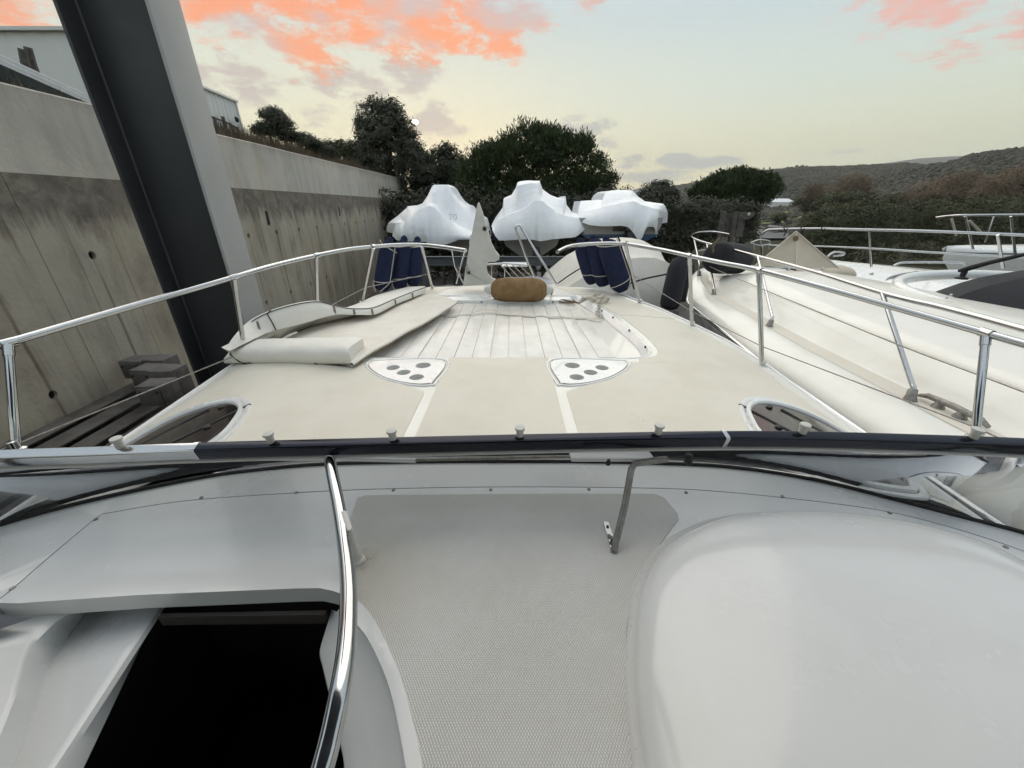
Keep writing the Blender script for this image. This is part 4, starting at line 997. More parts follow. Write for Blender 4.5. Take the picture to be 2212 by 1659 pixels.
M['silver'] = mat('silver_tarp', (.42,.43,.45), .28, .35, var=.4, vscale=3, vcol=(.28,.29,.31), bump=.03, bscale=6)
def lump(name, label, cat, cx_, cy_, z0, rx, ry_, h, m, seed, p=3.0, wr=.08, group=None, n=28):
    rows = []
    for j in range(13):
        t = j/12; rr = math.sin(t*math.pi/2)**.75 if j else 0.02; r = []
        for i in range(n):
            a = 2*math.pi*i/n; c, s = math.cos(a), math.sin(a); k = (abs(c)**p+abs(s)**p)**(-1/p)
            x, y = cx_+rx*rr*k*c, cy_+ry_*rr*k*s; z = z0+h*math.cos(t*math.pi/2)**.7
            q = Vector((x*1.6, y*1.6, seed+z)); w1 = noise.fractal(q, .8, 2, 4)*wr
            r.append(Vector((x+w1*c, y+w1*s, z+w1*.8)))
        rows.append(r)
    rows.append([Vector((p_.x, p_.y, z0-.35)) for p_ in rows[-1]])
    o = grid(name, rows, m, None, 70, closed=True); tag(o, label, cat, group); return o
lump('silver_tarp_boat', 'silver tarpaulin over a dinghy under the yacht bow', 'dinghy', .55, 8.9, -2.25, 1.5, 1.9, .62, M['silver'], 3, 2.6, .10)
lump('silver_tarp_bundle', 'crumpled silver tarpaulin bundle left of the bow fin', 'bundle', -.75, 8.4, -2.3, .42, .5, .75, M['silver'], 9, 2.2, .14)
gbx = lump('grey_cover', 'dark grey covered trailer beyond the navy fenders', 'trailer', -1.75, 9.6, -2.6, .85, 1.1, .75, M['beam_b'], 4, 6, .03)
lump('white_engine_bag', 'crumpled white bag over an outboard beside the first wrapped boat', 'engine cover', -.98, 11.6, -1.15, .22, .25, .48, M['wrap'], 14, 2.2, .06)
# beige canvas covered boat to starboard of the bow
nearC = [(.6, -2.35), (1.0, -1.75), (1.55, -1.35), (2.1, -1.02), (2.55, -.98), (3.0, -1.0), (3.45, -1.15), (3.7, -1.7)]
mainC = [(.6, -2.2), (.95, -1.65), (1.5, -1.15), (2.15, -.80), (2.6, -.72), (3.1, -.75), (3.55, -.95), (3.75, -1.55)]
hemC = [(.6, -2.5), (1.2, -2.35), (2.2, -2.2), (3.2, -2.2), (3.75, -2.3)]
BC = empty('covered_boat', (2.2, 10, GZ)); tag(BC, 'boat under a beige canvas cover beyond the right hand navy fenders', 'boat')
cc = wrapped('canvas_cover', nearC, mainC, hemC, 7.9, M['canvas_l'], 21, ylen=5, wr=1.3); cc.parent = BC; cc.matrix_parent_inverse = wmat(BC).inverted()
boat_under(BC, 2.2, 1.4, -2.1, -3.1, 8.2, 4.5, M['hull_w'])
tube('lashing', cr([aty(*p) for p in ((1325, 624, 7.6), (1390, 603, 7.55), (1450, 590, 7.6), (1500, 575, 7.7))], 5), .016, M['rope_dark'], BC, 8)
tube('lashing', cr([aty(*p) for p in ((1205, 612, 8.0), (1240, 588, 7.9), (1290, 560, 8.0))], 5), .012, M['rope_dark'], BC, 8)

# weathered frame of posts by the right-hand shrubs
pf_ = empty('timber_frame', aty(1590, 500, 15)); tag(pf_, 'weathered timber post frame before the dark shrubs', 'post frame')
for a, b, r in (((1563, 457), (1553, 520), .09), ((1591, 457), (1579, 520), .07)):
    tube('post', [aty(*b, 15)-Vector((0, 0, .5)), aty(*b, 15), aty(*a, 15)], r, M['wood'], pf_, 6)
prism('board', [aty(u, v, 15.05) for u, v in ((1597, 459), (1612, 459), (1604, 512), (1588, 512))], .06, M['wood'], pf_, d=Vector((0, 1, 0)))
prism('cross_board', [aty(u, v, 14.98) for u, v in ((1596, 458), (1634, 458), (1626, 469), (1618, 474), (1595, 474))], .05, M['wood'], pf_, d=Vector((0, 1, 0)))
prism('back_board', [aty(u, v, 15.2) for u, v in ((1566, 460), (1588, 460), (1577, 512), (1560, 512))], .05, M['wood'], pf_, d=Vector((0, 1, 0)))
box('notice', aty(1618, 462, 14.95), (.09, .01, .09), M['plastic'], pf_)
# ================================================================== neighbouring boats to starboard
NB = empty('neighbour_yacht', (5.0, 4, GZ)); tag(NB, 'cream motor yacht alongside to the right, black windscreen cover', 'yacht')
NC = 5.0
NY = [-1, 1, 2.36, 3.88, 5.1, 6.61, 7.58, 8.6, 9.1, 9.32]; NH = [2.36, 2.40, 2.36, 2.28, 2.12, 1.94, 1.64, 1.07, .5, .04]
NZ = [-1.5, -1.5, -1.5, -1.5, -1.5, -1.5, -1.42, -1.38, -1.355, -1.35]
def nhb(y): return interp(y, NY, NH)
def nzg(y): return interp(y, NY, NZ)
NS_ = [(1.0, -.02), (.992, .02), (.97, .055), (.93, .09), (.88, .12), (.845, .128), (.83, .122), (.82, .108), (.725, .106), (.715, .115), (.68, .19), (.63, .27), (.585, .318), (.575, .335), (.50, .375), (.40, .42), (.25, .46), (.1, .475), (0, .48)]
def nz2(s, y):
    A = 1-sstep(6.5, 8.3, y); z = interp(1-s, [1-a for a, _ in NS_], [b for _, b in NS_]); lowz = .106+.03*sstep(.7, .0, s)
    if s < .735: z = lowz+(z-lowz)*A
    return nzg(y)+z
rows = []
for y in lsp(-1, 9.3, 60):
    h = nhb(y); r = [Vector((NC-h*s, y, nz2(s, y))) for s, _ in NS_]; r += [Vector((NC+h*s, y, nz2(s, y))) for s, _ in NS_[-2::-1]]; rows.append(r)
nd = grid('deck', rows, M['gel'], NB, 50)
# tan side deck lane
M['lane'] = mat('tan_side_deck', (.71,.655,.56), .65, var=.4, vscale=2, vcol=(.64,.58,.48), bump=.001, bscale=300)
for sg in (-1, 1):
    rows = [[Vector((NC+sg*nhb(y)*s, y, nz2(s, y)+.004)) for s in (.818, .79, .76, .728)] for y in lsp(-1, 8.2, 50)]
    grid('side_deck_lane', rows, M['lane'], nd, 60)
M['pale'] = mat('pale_cream_line', (.80,.765,.67), .4)
rows = [[Vector((NC-nhb(y)*s, y, nz2(s, y)+.003)) for s in (.587, .576)] for y in lsp(-1, 6.6, 40)]
grid('cove_line', rows, M['pale'], nd, 60)
rows = []
for y in lsp(-1, 9.3, 30):
    h = nhb(y); f = min(1, (9.33-y)/5); half = [(h, nzg(y)-.02), (h+.012, nzg(y)-.09), (h*(.93-.1*(1-f)), nzg(y)-.5), (h*(.8*f+.25*(1-f)), -2.45), (.02, -3.3+1.5*(1-f)**2)]
    rows.append([Vector((NC-x, y, z)) for x, z in half]+[Vector((NC+x, y, z)) for x, z in half[::-1]])
grid('hull', rows, M['gelw'], NB, 30)
for sg in (-1, 1): tube('rub_strip', [Vector((NC+sg*(nhb(y)+.012), y, nzg(y)-.05)) for y in lsp(-1, 9.25, 50)], .026, M['steel'], NB, 8)
# its rails
z6 = lambda pts: zm(2600, 850, 1432, pts)
def nrail(u, v, z=-.72): return atz(u, v, z)
top = z6([(420, 112), (330, 97), (250, 98), (205, 108), (190, 122), (205, 138), (280, 165), (430, 203), (590, 245), (780, 296), (970, 350), (1160, 410), (1350, 468), (1530, 515), (1700, 553), (1950, 618), (2212, 690), (2500, 770)])
nr = tube('guard_rail', cr([nrail(u, v) for u, v in top]+[Vector((2.95, .2, -.72)), Vector((2.95, -1.0, -.72))], 5), .0225, M['steel'], NB, 10)
p_, q_ = nrail(*z6([(960, 346)])[0]), nrail(*z6([(985, 353)])[0]); tube('rail_collar', [p_, q_], .027, M['steel'], nr, 10)
def foot(u, v):
    p = atz(u, v, -1.36)
    for _ in range(8):
        s = min(1, abs(p.x-NC)/nhb(p.y)); p = atz(u, v, nz2(s, p.y)+.005)
    return p
for st in ([(205, 138), (222, 200), (238, 300), (235, 362)], [(283, 166), (300, 260), (322, 420), (327, 445), (325, 478)], [(592, 248), (640, 430), (675, 590), (682, 620), (662, 672)], [(1350, 470), (1400, 610), (1480, 810), (1535, 960), (1548, 1010), (1540, 1050), (1518, 1118)]):
    px_ = z6(st); a = nrail(*px_[0]); b = foot(*px_[-1]); n = len(px_); pts = []
    for i, (u, v) in enumerate(px_):
        t = i/(n-1); y = a.y+(b.y-a.y)*t; pts.append(aty(u, v, y))
    kn = b+Vector((.0, .015, .13)); kn = aty(*px_[-2], b.y+.02) if n > 3 else kn; pts = [a, kn.lerp(a, .12), kn, b]
    tube('stanchion', cr(pts, 5), .0185, M['steel'], nr, 10)
    lathe('stanchion_base', [(.045, -.02), (.045, .0), (.034, .03), (.03, .08), (.022, .09)], pts[-1], (pts[-2]-pts[-1]), M['steel_dull'], nr, 12)
wire = z6([(215, 255), (250, 280), (330, 322), (610, 440), (1000, 600), (1440, 781), (1920, 962), (2300, 1105)])
tube('guard_wire', cr([nrail(u, v, -1.02) for u, v in wire], 3), .0055, M['steel_dull'], nr, 6)
hp = cr([nrail(u, v, -.98) for u, v in z6([(225, 225), (240, 212), (300, 205), (360, 205)])], 4); tube('lower_rail', hp, .016, M['steel'], nr, 8)
# long deck cleat / step rail
a, b = foot(*z6([(1565, 1108)])[0]), foot(*z6([(1985, 1305)])[0])
dv = (b-a).normalized(); up_ = Vector((0, 0, .05))
cl = tube('deck_cleat', [a+up_*.5, a+up_+dv*.06, a.lerp(b, .5)+up_*1.15, b+up_-dv*.06, b+up_*.5], [.014, .022, .024, .022, .014], M['steel_dull'], NB, 10)
for t in (.32, .64): lathe('cleat_foot', [(.045, -.01), (.04, .01), (.024, .035), (.02, .06)], a.lerp(b, t), (0, 0, 1), M['steel_dull'], cl, 12)
# windscreen: black canvas cover, white frame, glass sliver
wc = Vector((7.3, 4.75, -1.12)); rows = []
def wring(pts, z): return [Vector((p.x, p.y, z)) for p in resample(cr([(x, y, 0) for x, y in pts+pts[:1]], 3), 60)]
bo_ = [(5.32, 4.78), (5.75, 5.35), (6.6, 5.75), (9.2, 5.8), (9.2, 2.4), (6.7, 3.2), (5.85, 4.0)]
to_ = [(6.15, 4.75), (6.35, 5.05), (6.9, 5.3), (9.2, 5.35), (9.2, 3.1), (7.3, 3.75), (6.55, 4.25)]
A0, A1 = wring(bo_, -1.14), wring(to_, -.80)
rows = [[p+Vector((0, 0, -.15)) for p in A0], A0]+[[p.lerp(q, k)+Vector((0, 0, .05*math.sin(math.pi*k))) for p, q in zip(A0, A1)] for k in (.2, .4, .6, .8)]+[A1]
cw_ = sum(A1, Vector())/60
rows += [[p.lerp(cw_+Vector((0, 0, .07)), k)+Vector((0, 0, .03*(k > .05))) for p in A1] for k in (.06, .4, .8, .999)]
wcv = grid('windscreen_cover', rows, M['blackfab'], NB, 28, closed=True); tag(wcv, 'black canvas cover over the windscreen')
arch = []
for i in range(33):
    an = math.radians(20+i*200/32); arch.append(Vector((wc.x+2.07*math.cos(an), wc.y+1.62*math.sin(an), wc.z+.05+.06*math.sin(an))))
tube('windscreen_frame', arch, [.03+.05*math.sin(math.pi*i/32) for i in range(33)], M['gelw'], NB, 10)
arch2 = [Vector((wc.x+2.2*math.cos(math.radians(60+i*80/16)), wc.y+1.78*math.sin(math.radians(60+i*80/16)), wc.z+.10)) for i in range(17)]
tube('windscreen_glass', arch2, [.005+.05*math.sin(math.pi*i/16) for i in range(17)], M['smoked'], NB, 8)
for u, v in z6([(1740, 500), (1768, 480)]): lathe('snap', [(.014, 0), (.014, .008), (.006, .012)], aty(u, v, 4.6), (-.3, -.9, .3), M['steel'], wcv, 8)
wa = tube('wiper_arm', [aty(*p) for p in zip(*[list(c) for c in zip(*z6([(1815, 335), (1880, 318), (2000, 285), (2300, 215)]))], [5.6, 5.5, 5.2, 4.7])], [.02, .035, .028, .02], M['blackfab'], NB, 8)
lathe('wiper_base', [(.07, -.1), (.07, -.08), (.03, -.06), (.035, .0), (.02, .04)], aty(*z6([(1850, 340)])[0], 5.6), (0, 0, 1), M['black'], wa, 12)
for (u, v) in z6([(545, 325), (780, 325), (1285, 352), (1550, 340), (990, 322)]):
    p = aty(u, v, 7.2); lathe('deck_fitting', [(.03, -.02), (.03, .01), (.015, .025)], p, (0, 0, 1), M['steel'], NB, 10)
tube('grab_bar', cr([aty(u, v, 7.2) for u, v in z6([(530, 330), (545, 318), (700, 315), (820, 318), (880, 345)])], 4), .012, M['steel'], NB, 8)
# tent-shaped canvas on its foredeck
ty = 7.75; ap = aty(*z6([(823, 92)])[0], ty); bl = aty(*z6([(575, 300)])[0], ty-.1); br_ = aty(*z6([(1085, 318)])[0], ty+.1); md = aty(*z6([(820, 320)])[0], ty-.35); bk = ap+Vector((.1, .75, -.5))
rows = []
for t in lsp(0, 1, 10):
    sag = lambda p: p+Vector((0, -.06*math.sin(math.pi*t)*-1, -.03*math.sin(math.pi*t)))
    rows.append([ap.lerp(bl, t), sag(ap.lerp(bl.lerp(md, .5), t)), ap.lerp(md, t)+Vector((0, -.02, 0)), sag(ap.lerp(md.lerp(br_, .5), t)), ap.lerp(br_, t), ap.lerp(bk.lerp(br_, .5), t), ap.lerp(bk, t), ap.lerp(bk.lerp(bl, .5), t)])
tent = grid('anchor_cover', rows, M['canvas'], None, 50, closed=True); tag(tent, 'pointed beige canvas cover pitched on the neighbouring foredeck', 'cover')
tube('seam', [ap+Vector((0,-.012,0)), ap.lerp(md, .45)+Vector((0,-.035,0)), ap.lerp(md, .9)+Vector((0,-.03,0))], .008, M['canvas_l'], tent, 6); tube('hem_line', [bl+Vector((0,-.01,0)), ap+Vector((0,-.012,0)), br_+Vector((0,-.01,0))], .010, M['canvas_l'], tent, 6)
lathe('eyelet', [(.05, 0), (.05, .012), (.02, .012), (.018, .002)], ap.lerp(md, .2)+Vector((-.02, -.03, 0)), (-.1, -1, .3), M['rope_tan'], tent, 14)
# black fenders stowed at its bow
fd = empty('black_fender', aty(1575, 590, 7.4)); tag(fd, 'big round ended black fender lying behind the neighbouring bow rail', 'fender', 'black fenders')
a, b = aty(1545, 556, 7.3), aty(1600, 560, 8.0); ax = (b-a); L_ = ax.length
lathe('body', [(.05, -.02), (.22, .01), (.27, .06), (.285, .14), (.285, L_-.16), (.26, L_-.06), (.2, L_), (.08, L_+.03)], a, ax, M['blackfab'], fd, 24)
tube('strap', cr([aty(u, v, 7.15) for u, v in ((1540, 545), (1541, 530), (1549, 520), (1556, 514))], 4), .02, M['rope_tan'], fd, 6)
fd2 = empty('black_fender', aty(1462, 640, 6.4)); tag(fd2, 'tall black fender hanging between the two yachts', 'fender', 'black fenders')
a, b = aty(1445, 665, 6.3), aty(1470, 556, 6.5); ax = b-a; L_ = ax.length
lathe('body', [(.04, -.03), (.13, .0), (.155, .06), (.16, .15), (.155, L_-.18), (.12, L_-.05), (.05, L_), (.03, L_+.06)], a, ax, M['blackfab'], fd2, 20)
tube('lanyard', cr([b, aty(1482, 545, 6.5), aty(1490, 540, 6.5)], 4), .012, M['rope_dark'], fd2, 6)
lump('black_bag', 'small black bag hung on the neighbouring pulpit', 'bag', 2.92, 6.75, -1.15, .12, .16, .42, M['blackfab'], 31, 2.4, .05)

# ------------------------------------------------------------------ two boats farther off
M['gelg'] = M['gel']
def far_boat(name, label, xc, y0, y1, half, zd, m):
    r_ = empty(name, (xc, (y0+y1)/2, GZ)); tag(r_, label, 'yacht'); rows = []; ys = lsp(y0, y1, 24)
    for y in ys:
        t = (y-y0)/(y1-y0); h = half*(1-max(0, (t-.35)/.65)**2.4)+.02; zz_ = zd+.1*t*t
        sec = [(h, zz_), (h*.9, zz_+.06), (h*.72, zz_+.07), (h*.6, zz_+.22*(1-t**3)+.04), (0.01, zz_+.28*(1-t**3)+.05)]
        lowr = [(h*.95, zz_-.3), (h*.7, -2.5), (.02, -3.2+1.2*t**3)]
        rows.append([Vector((xc-x, y, z)) for x, z in lowr[::-1]+sec]+[Vector((xc+x, y, z)) for x, z in (lowr[::-1]+sec)[::-1]])
    grid('hull_and_deck', rows, m, r_, 40); return r_
z5 = lambda pts: zm(2400, 500, 1632, pts)
T3 = far_boat('moored_yacht', 'third yacht beyond the beige tent cover, double stainless rail', 9.3, 2, 12.0, 1.9, -1.62, M['gelw'])
def at_list(pts, ys): return [aty(u, v, y) for (u, v), y in zip(pts, ys)]
pts = z5([(817, 680), (808, 620), (812, 578), (840, 552), (885, 547), (1110, 543), (1400, 549), (1700, 556), (2212, 577), (2500, 590)])
r3 = tube('guard_rail', cr(at_list(pts, [10.4, 10.4, 10.4, 10.3, 10.2, 9.6, 8.9, 8.2, 7.2, 6.7]), 5), .026, M['steel'], T3, 8)
pts = z5([(840, 632), (1100, 637), (1385, 648), (1700, 668), (2100, 690), (2400, 705)]); tube('middle_rail', cr(at_list(pts, [10.3, 9.7, 8.95, 8.2, 7.4, 6.9]), 4), .02, M['steel'], r3, 8)
for a, b, y in (((1385, 549), (1397, 745), 8.95), ((2072, 576), (2100, 752), 7.4), ((815, 640), (820, 770), 10.3)):
    pa, pb = z5([a, b]); tube('stanchion', [aty(*pa, y), aty(*pb, y)], .024, M['steel'], r3, 8)
for u in (935, 1025, 1135, 1215, 1240, 1435, 1450):
    (pu, pv), = z5([(u, 546)]); p = aty(pu, pv+.6, 9.4); tube('tie_cord', cr([p+Vector((-.05, -.03, .04)), p+Vector((0, -.04, -.03)), p+Vector((.03, -.035, .03)), p+Vector((.0, -.03, -.14))], 3), .012, M['rope_dark'], r3, 6)
hoop = cr(at_list(z5([(760, 615), (800, 602), (850, 608), (852, 625), (800, 632), (758, 622), (760, 615)]), [9.9]*7), 4); tube('bow_hoop', hoop, .016, M['steel'], T3, 8)
for u in (765, 845): (pa, pb) = z5([(u, 622), (u+8, 655)]); tube('hoop_leg', [aty(*pa, 9.9), aty(*pb, 9.9)], .014, M['steel'], T3, 8)
pts = z5([(1515, 742), (1545, 728), (1600, 722), (1870, 724), (1900, 735)]); tube('deck_rail', cr(at_list(pts, [8.2]*5), 4), .022, M['steel'], T3, 8)
pts = z5([(1165, 690), (1200, 668), (1250, 672), (1245, 683), (1190, 690)]); tube('bow_chock', cr(at_list(pts, [8.9]*5), 4), .022, M['steel'], T3, 8)
lump('deck_cover', 'low beige canvas cover beside the tent on the third yacht', 'cover', 7.05, 8.9, -1.42, .55, .5, .22, M['canvas'], 44, 2.2, .03)
T4 = empty('moored_yacht', (14, 12, GZ)); tag(T4, 'white yacht at the far right with a tall bow rail', 'yacht')
y4 = [12.6, 12.2, 11.6, 11.0, 10.5]
pts = z5([(1745, 483), (1800, 476), (1890, 471), (2212, 468), (2500, 467)]); r4 = tube('guard_rail', cr(at_list(pts, y4), 4), .03, M['steel'], T4, 8)
for a, b, y in (((1898, 476), (1940, 655), 11.7), ((2050, 478), (2006, 615), 11.4), ((2143, 476), (2165, 680), 11.2)):
    pa, pb = z5([a, b]); tube('stanchion', [aty(*pa, y), aty(*pb, y)], .03, M['steel'], r4, 8)
for a, b, y in (((1825, 490), (1850, 580), 12), ((1920, 500), (1980, 560), 11.6)):
    pa, pb = z5([a, b]); tube('mooring_line', [aty(*pa, y), aty(*pb, y)], .03, M['rope'], r4, 6)
bt = aty(2061, 539, 11.8); rows = []
for k in range(15):                             # her bow points to port, seen on the beam
    t = k/14; x = bt.x+8*t; h = 1.75*t**.55+.02; yc = bt.y+.9*t**.5; zd = bt.z-.05*t
    sec = [(-h*.35, zd-1.9), (-h*.75, zd-1.0), (-h*.96, zd-.25), (-h, zd-.04), (-h*.95, zd), (-h*.8, zd+.03), (0, zd+.1), (h*.8, zd+.03), (h, zd-.04), (h*.75, zd-1.0), (h*.35, zd-1.9)]
    rows.append([Vector((x+(-.25 if z > zd-.3 else .55)*(1-t)*1.0, yc+y, z)) for y, z in sec])
grid('hull_and_deck', rows, M['gelw'], T4, 40)
tube('rub_strip', [r[3]+Vector((0, -.015, -.02)) for r in rows], .025, M['steel'], T4, 8)
# ================================================================== land and vegetation
def elev_az(u, v):
    r = ray(u, v); return math.degrees(math.atan2(r.x, r.y)), math.degrees(math.atan2(r.z, math.hypot(r.x, r.y)))
def ridge(px_): 
    q = [elev_az(*p) for p in px_]; return [a for a, _ in q], [e for _, e in q]
R_mid = ridge([(1300, 436), (1400, 420), (1460, 404), (1520, 393), (1600, 378), (1640, 372), (1700, 366), (1760, 363), (1830, 361), (1900, 358), (1960, 355), (2010, 361), (2060, 380), (2212, 420)])
R_near = ridge([(1700, 445), (1780, 420), (1850, 398), (1930, 375), (2000, 360), (2060, 349), (2100, 337), (2160, 328), (2212, 322)])
R_mid[0][:0] = [-60, -20]; R_mid[1][:0] = [1.0, .6]
R_near[0].extend([60, 75, 110]); R_near[1].extend([7, 8, 6])
R_far = ridge([(1300, 425), (1350, 414), (1385, 405), (1420, 400), (1460, 402), (1530, 392), (1700, 366), (1800, 362), (1880, 356), (1930, 350), (1985, 342), (2050, 338), (2110, 336), (2160, 334), (2212, 340)])
def hgt(x, y):
    r = math.hypot(x, y); a = math.degrees(math.atan2(x, y))
    z = -3.5-2.5*sstep(26, 70, r)
    nz_ = noise.fractal(Vector((x*.012, y*.012, 1.7)), .8, 2.1, 5) if r > 90 else 0
    for (A, E_), r0, D in ((R_mid, 170, 620), (R_near, 110, 330)):
        e = interp(a, A, E_); pk = D*math.tan(math.radians(max(e, -1)))+6
        t = (r-r0)/(D-r0)
        if t > 0 and pk > 0:
            k = sstep(0, 1, min(t, 1))*.55+.45*min(t, 1)**1.2
            if t > 1: k = max(0, 1-.35*(t-1))
            z = max(z, -6+pk*k+nz_*6*min(1, t)*max(0, 1-abs(t-1)*.2 if t > 1 else (1-t)*.9))
    return z
M['earth'] = mat('scrub_earth', (.05,.048,.03), 1.0, var=.8, vscale=.03, vcol=(.03,.034,.02), bump=.4, bscale=.6, spec=.1)
V = []; Fc = []
azs = [math.radians(a) for a in list(range(-180, -60, 10))+lsp(-60, 10, 28)+lsp(10.5, 62, 150)+list(range(65, 180, 10))]
rs = [2, 8, 16, 26, 40, 60, 80, 100, 120, 140, 160, 180, 200, 220, 240, 260, 280, 300, 315, 330, 345, 370, 400, 430, 460, 500, 540, 580, 610, 640, 700, 850, 1200, 2500]
for r in rs:
    for a in azs:
        x, y = r*math.sin(a), r*math.cos(a); V.append((x, y, hgt(x, y) if r < 1000 else -6))
n = len(azs)
for i in range(len(rs)-1):
    for j in range(n): Fc.append((i*n+j, i*n+(j+1) % n, (i+1)*n+(j+1) % n, (i+1)*n+j))
Fc.append(tuple(range(n))[::-1])
gr_ = mknp('ground', V, [f for f in Fc if len(f) == 4], M['earth'], None, True); tag(gr_, kind='structure')
yd = prism('boatyard', [Vector((x, y, GZ+.01)) for x, y in ((-7, -8), (22, -8), (22, 20), (-7.5, 24))], .05, M['yard']); tag(yd, kind='structure')
# far mountains
V = []; Fc = []; A, E_ = R_far; aa = lsp(5, 62, 120)
M['mount'] = mat('far_mountain', (.06,.06,.045), 1.0, var=.5, vscale=.004, spec=.05)
for d, k in ((2200, 0), (2600, .55), (3000, .85), (3300, 1), (3900, .5)):
    for a in aa:
        e = interp(a, A, E_); x, y = d*math.sin(math.radians(a)), d*math.cos(math.radians(a))
        V.append((x, y, -6+(3300*math.tan(math.radians(e))+6)*k+18*k*(1-k)*noise.fractal(Vector((x*.004, y*.004, 2)), .8, 2, 4)))
for i in range(4):
    for j in range(120): Fc.append((i*121+j, i*121+j+1, (i+1)*121+j+1, (i+1)*121+j))
mt = mknp('mountains', V, Fc, M['mount'], None, True); tag(mt, kind='structure')
# bank behind the retaining wall
def bank_z(d, y): return 1.16+(.06+.26*sstep(8, 13, y))*min(d, 3)+.02*min(d, 12)+.14*noise.noise((d*.8, y*.5, 4))*min(1, d)
rows = []
for y in lsp(-6, 34, 40):
    k = 1-sstep(27, 34, y); rows.append([Vector((-WW-WK*y-.3-d, y, bank_z(d, y)*k-5*(1-k))) for d in (0, .4, 1, 2, 3, 4, 6, 9, 14, 25)])
bk_ = grid('grass_bank', rows, M['earth'], None, 60); tag(bk_, kind='structure')
def on_land(u, v):
    r = ray(u, v); t = 30
    while t < 900:
        p = r*t
        if p.z < hgt(p.x, p.y): return p
        t *= 1.01
    return r*500
M['meadow'] = mat('meadow_grass', (.13,.15,.055), 1.0, var=.6, vscale=.08, vcol=(.17,.15,.07), spec=.1)
M['track'] = mat('asphalt_track', (.13,.13,.135), .9, var=.3, vscale=.3)
def sheet(name, px_, m, lift):
    P = [on_land(u, v) for u, v in px_]; c = sum(P, Vector())/len(P); V = []; Fc = []; n = len(P); K = 12
    for k in range(K+1):
        for p in P:
            q = c.lerp(p, k/K); V.append((q.x, q.y, hgt(q.x, q.y)+lift))
    for k in range(K):
        for j in range(n): Fc.append((k*n+j, k*n+(j+1) % n, (k+1)*n+(j+1) % n, (k+1)*n+j))
    o = mk(name, V, Fc, m, None, 80); tag(o, kind='structure'); return o
sheet('meadow', [(1640, 460), (1680, 457), (1730, 458), (1740, 466), (1725, 476), (1690, 484), (1640, 486), (1636, 472)], M['meadow'], .25)
sheet('track', [(1630, 492), (1662, 489), (1700, 493), (1706, 505), (1700, 520), (1625, 520)], M['track'], .4)
gp_ = on_land(1680, 449); gs = empty('long_shed', gp_); tag(gs, 'long low white shed in the distant field', 'shed')
wdt = 58*gp_.y*CS/F*1.1
box('wall', gp_+Vector((0, 4, 1.0)), (wdt, 10, 3.2), M['sheet'], gs)
mk('roof', [gp_+Vector(p) for p in ((-wdt/2-.3, -1.4, 2.6), (wdt/2+.3, -1.4, 2.6), (wdt/2-1, 4, 4.4), (-wdt/2+1, 4, 4.4), (-wdt/2-.3, 9.4, 2.6), (wdt/2+.3, 9.4, 2.6))], [(0, 1, 2, 3), (3, 2, 5, 4)], M['white_al'], gs, 0)

# ---- leaves
def leafmat(name, c1, c2, c3, scale=1.2):
    m = bpy.data.materials.new(name); m.use_nodes = True; t = NT(m.node_tree); b = t.n['Principled BSDF']
    geo = t.node('ShaderNodeNewGeometry')
    f = t.mapr(t.noise(geo.outputs['Position'], scale, 4, .6), .35, .65)
    c = t.mix(f, (*c1, 1), (*c2, 1)); c = t.mix(t.m('MULTIPLY', geo.outputs['Random Per Island'], .3), c, (*c3, 1))
    t.put(b.inputs['Base Color'], c); b.inputs['Roughness'].default_value = .7; b.inputs['Specular IOR Level'].default_value = .2
    return m
M['lf_olive'] = leafmat('olive_leaf', (0.0390,0.0442,0.0286), (0.0715,0.0754,0.0520), (0.0975,0.0975,0.0715))
M['lf_pine'] = leafmat('pine_needle', (0.0225,0.0356,0.0131), (0.0468,0.0674,0.0243), (0.0655,0.0889,0.0328), .8)
M['lf_dark'] = leafmat('dark_leaf', (0.0234,0.0286,0.0169), (0.0442,0.0520,0.0312), (0.0650,0.0676,0.0442))
M['lf_green'] = leafmat('shrub_leaf', (.048,.056,.028), (.088,.094,.046), (.115,.112,.062), .3)
M['lf_brown'] = leafmat('tamarisk_twig', (.16,.118,.08), (.20,.15,.105), (.12,.095,.06), .3)
M['grass_dry'] = leafmat('dry_grass', (.13,.10,.065), (.085,.065,.042), (.20,.16,.11), 1.5)
M['scrub'] = leafmat('hillside_scrub', (.026,.027,.018), (.050,.047,.031), (.062,.056,.040), .012)
M['bark'] = mat('bark', (.055,.045,.035), .95, var=.6, vscale=6, bump=.02, bscale=20)
def rand_dirs(n, rng): d = rng.normal(size=(n, 3)); return d/np.linalg.norm(d, axis=1, keepdims=True)
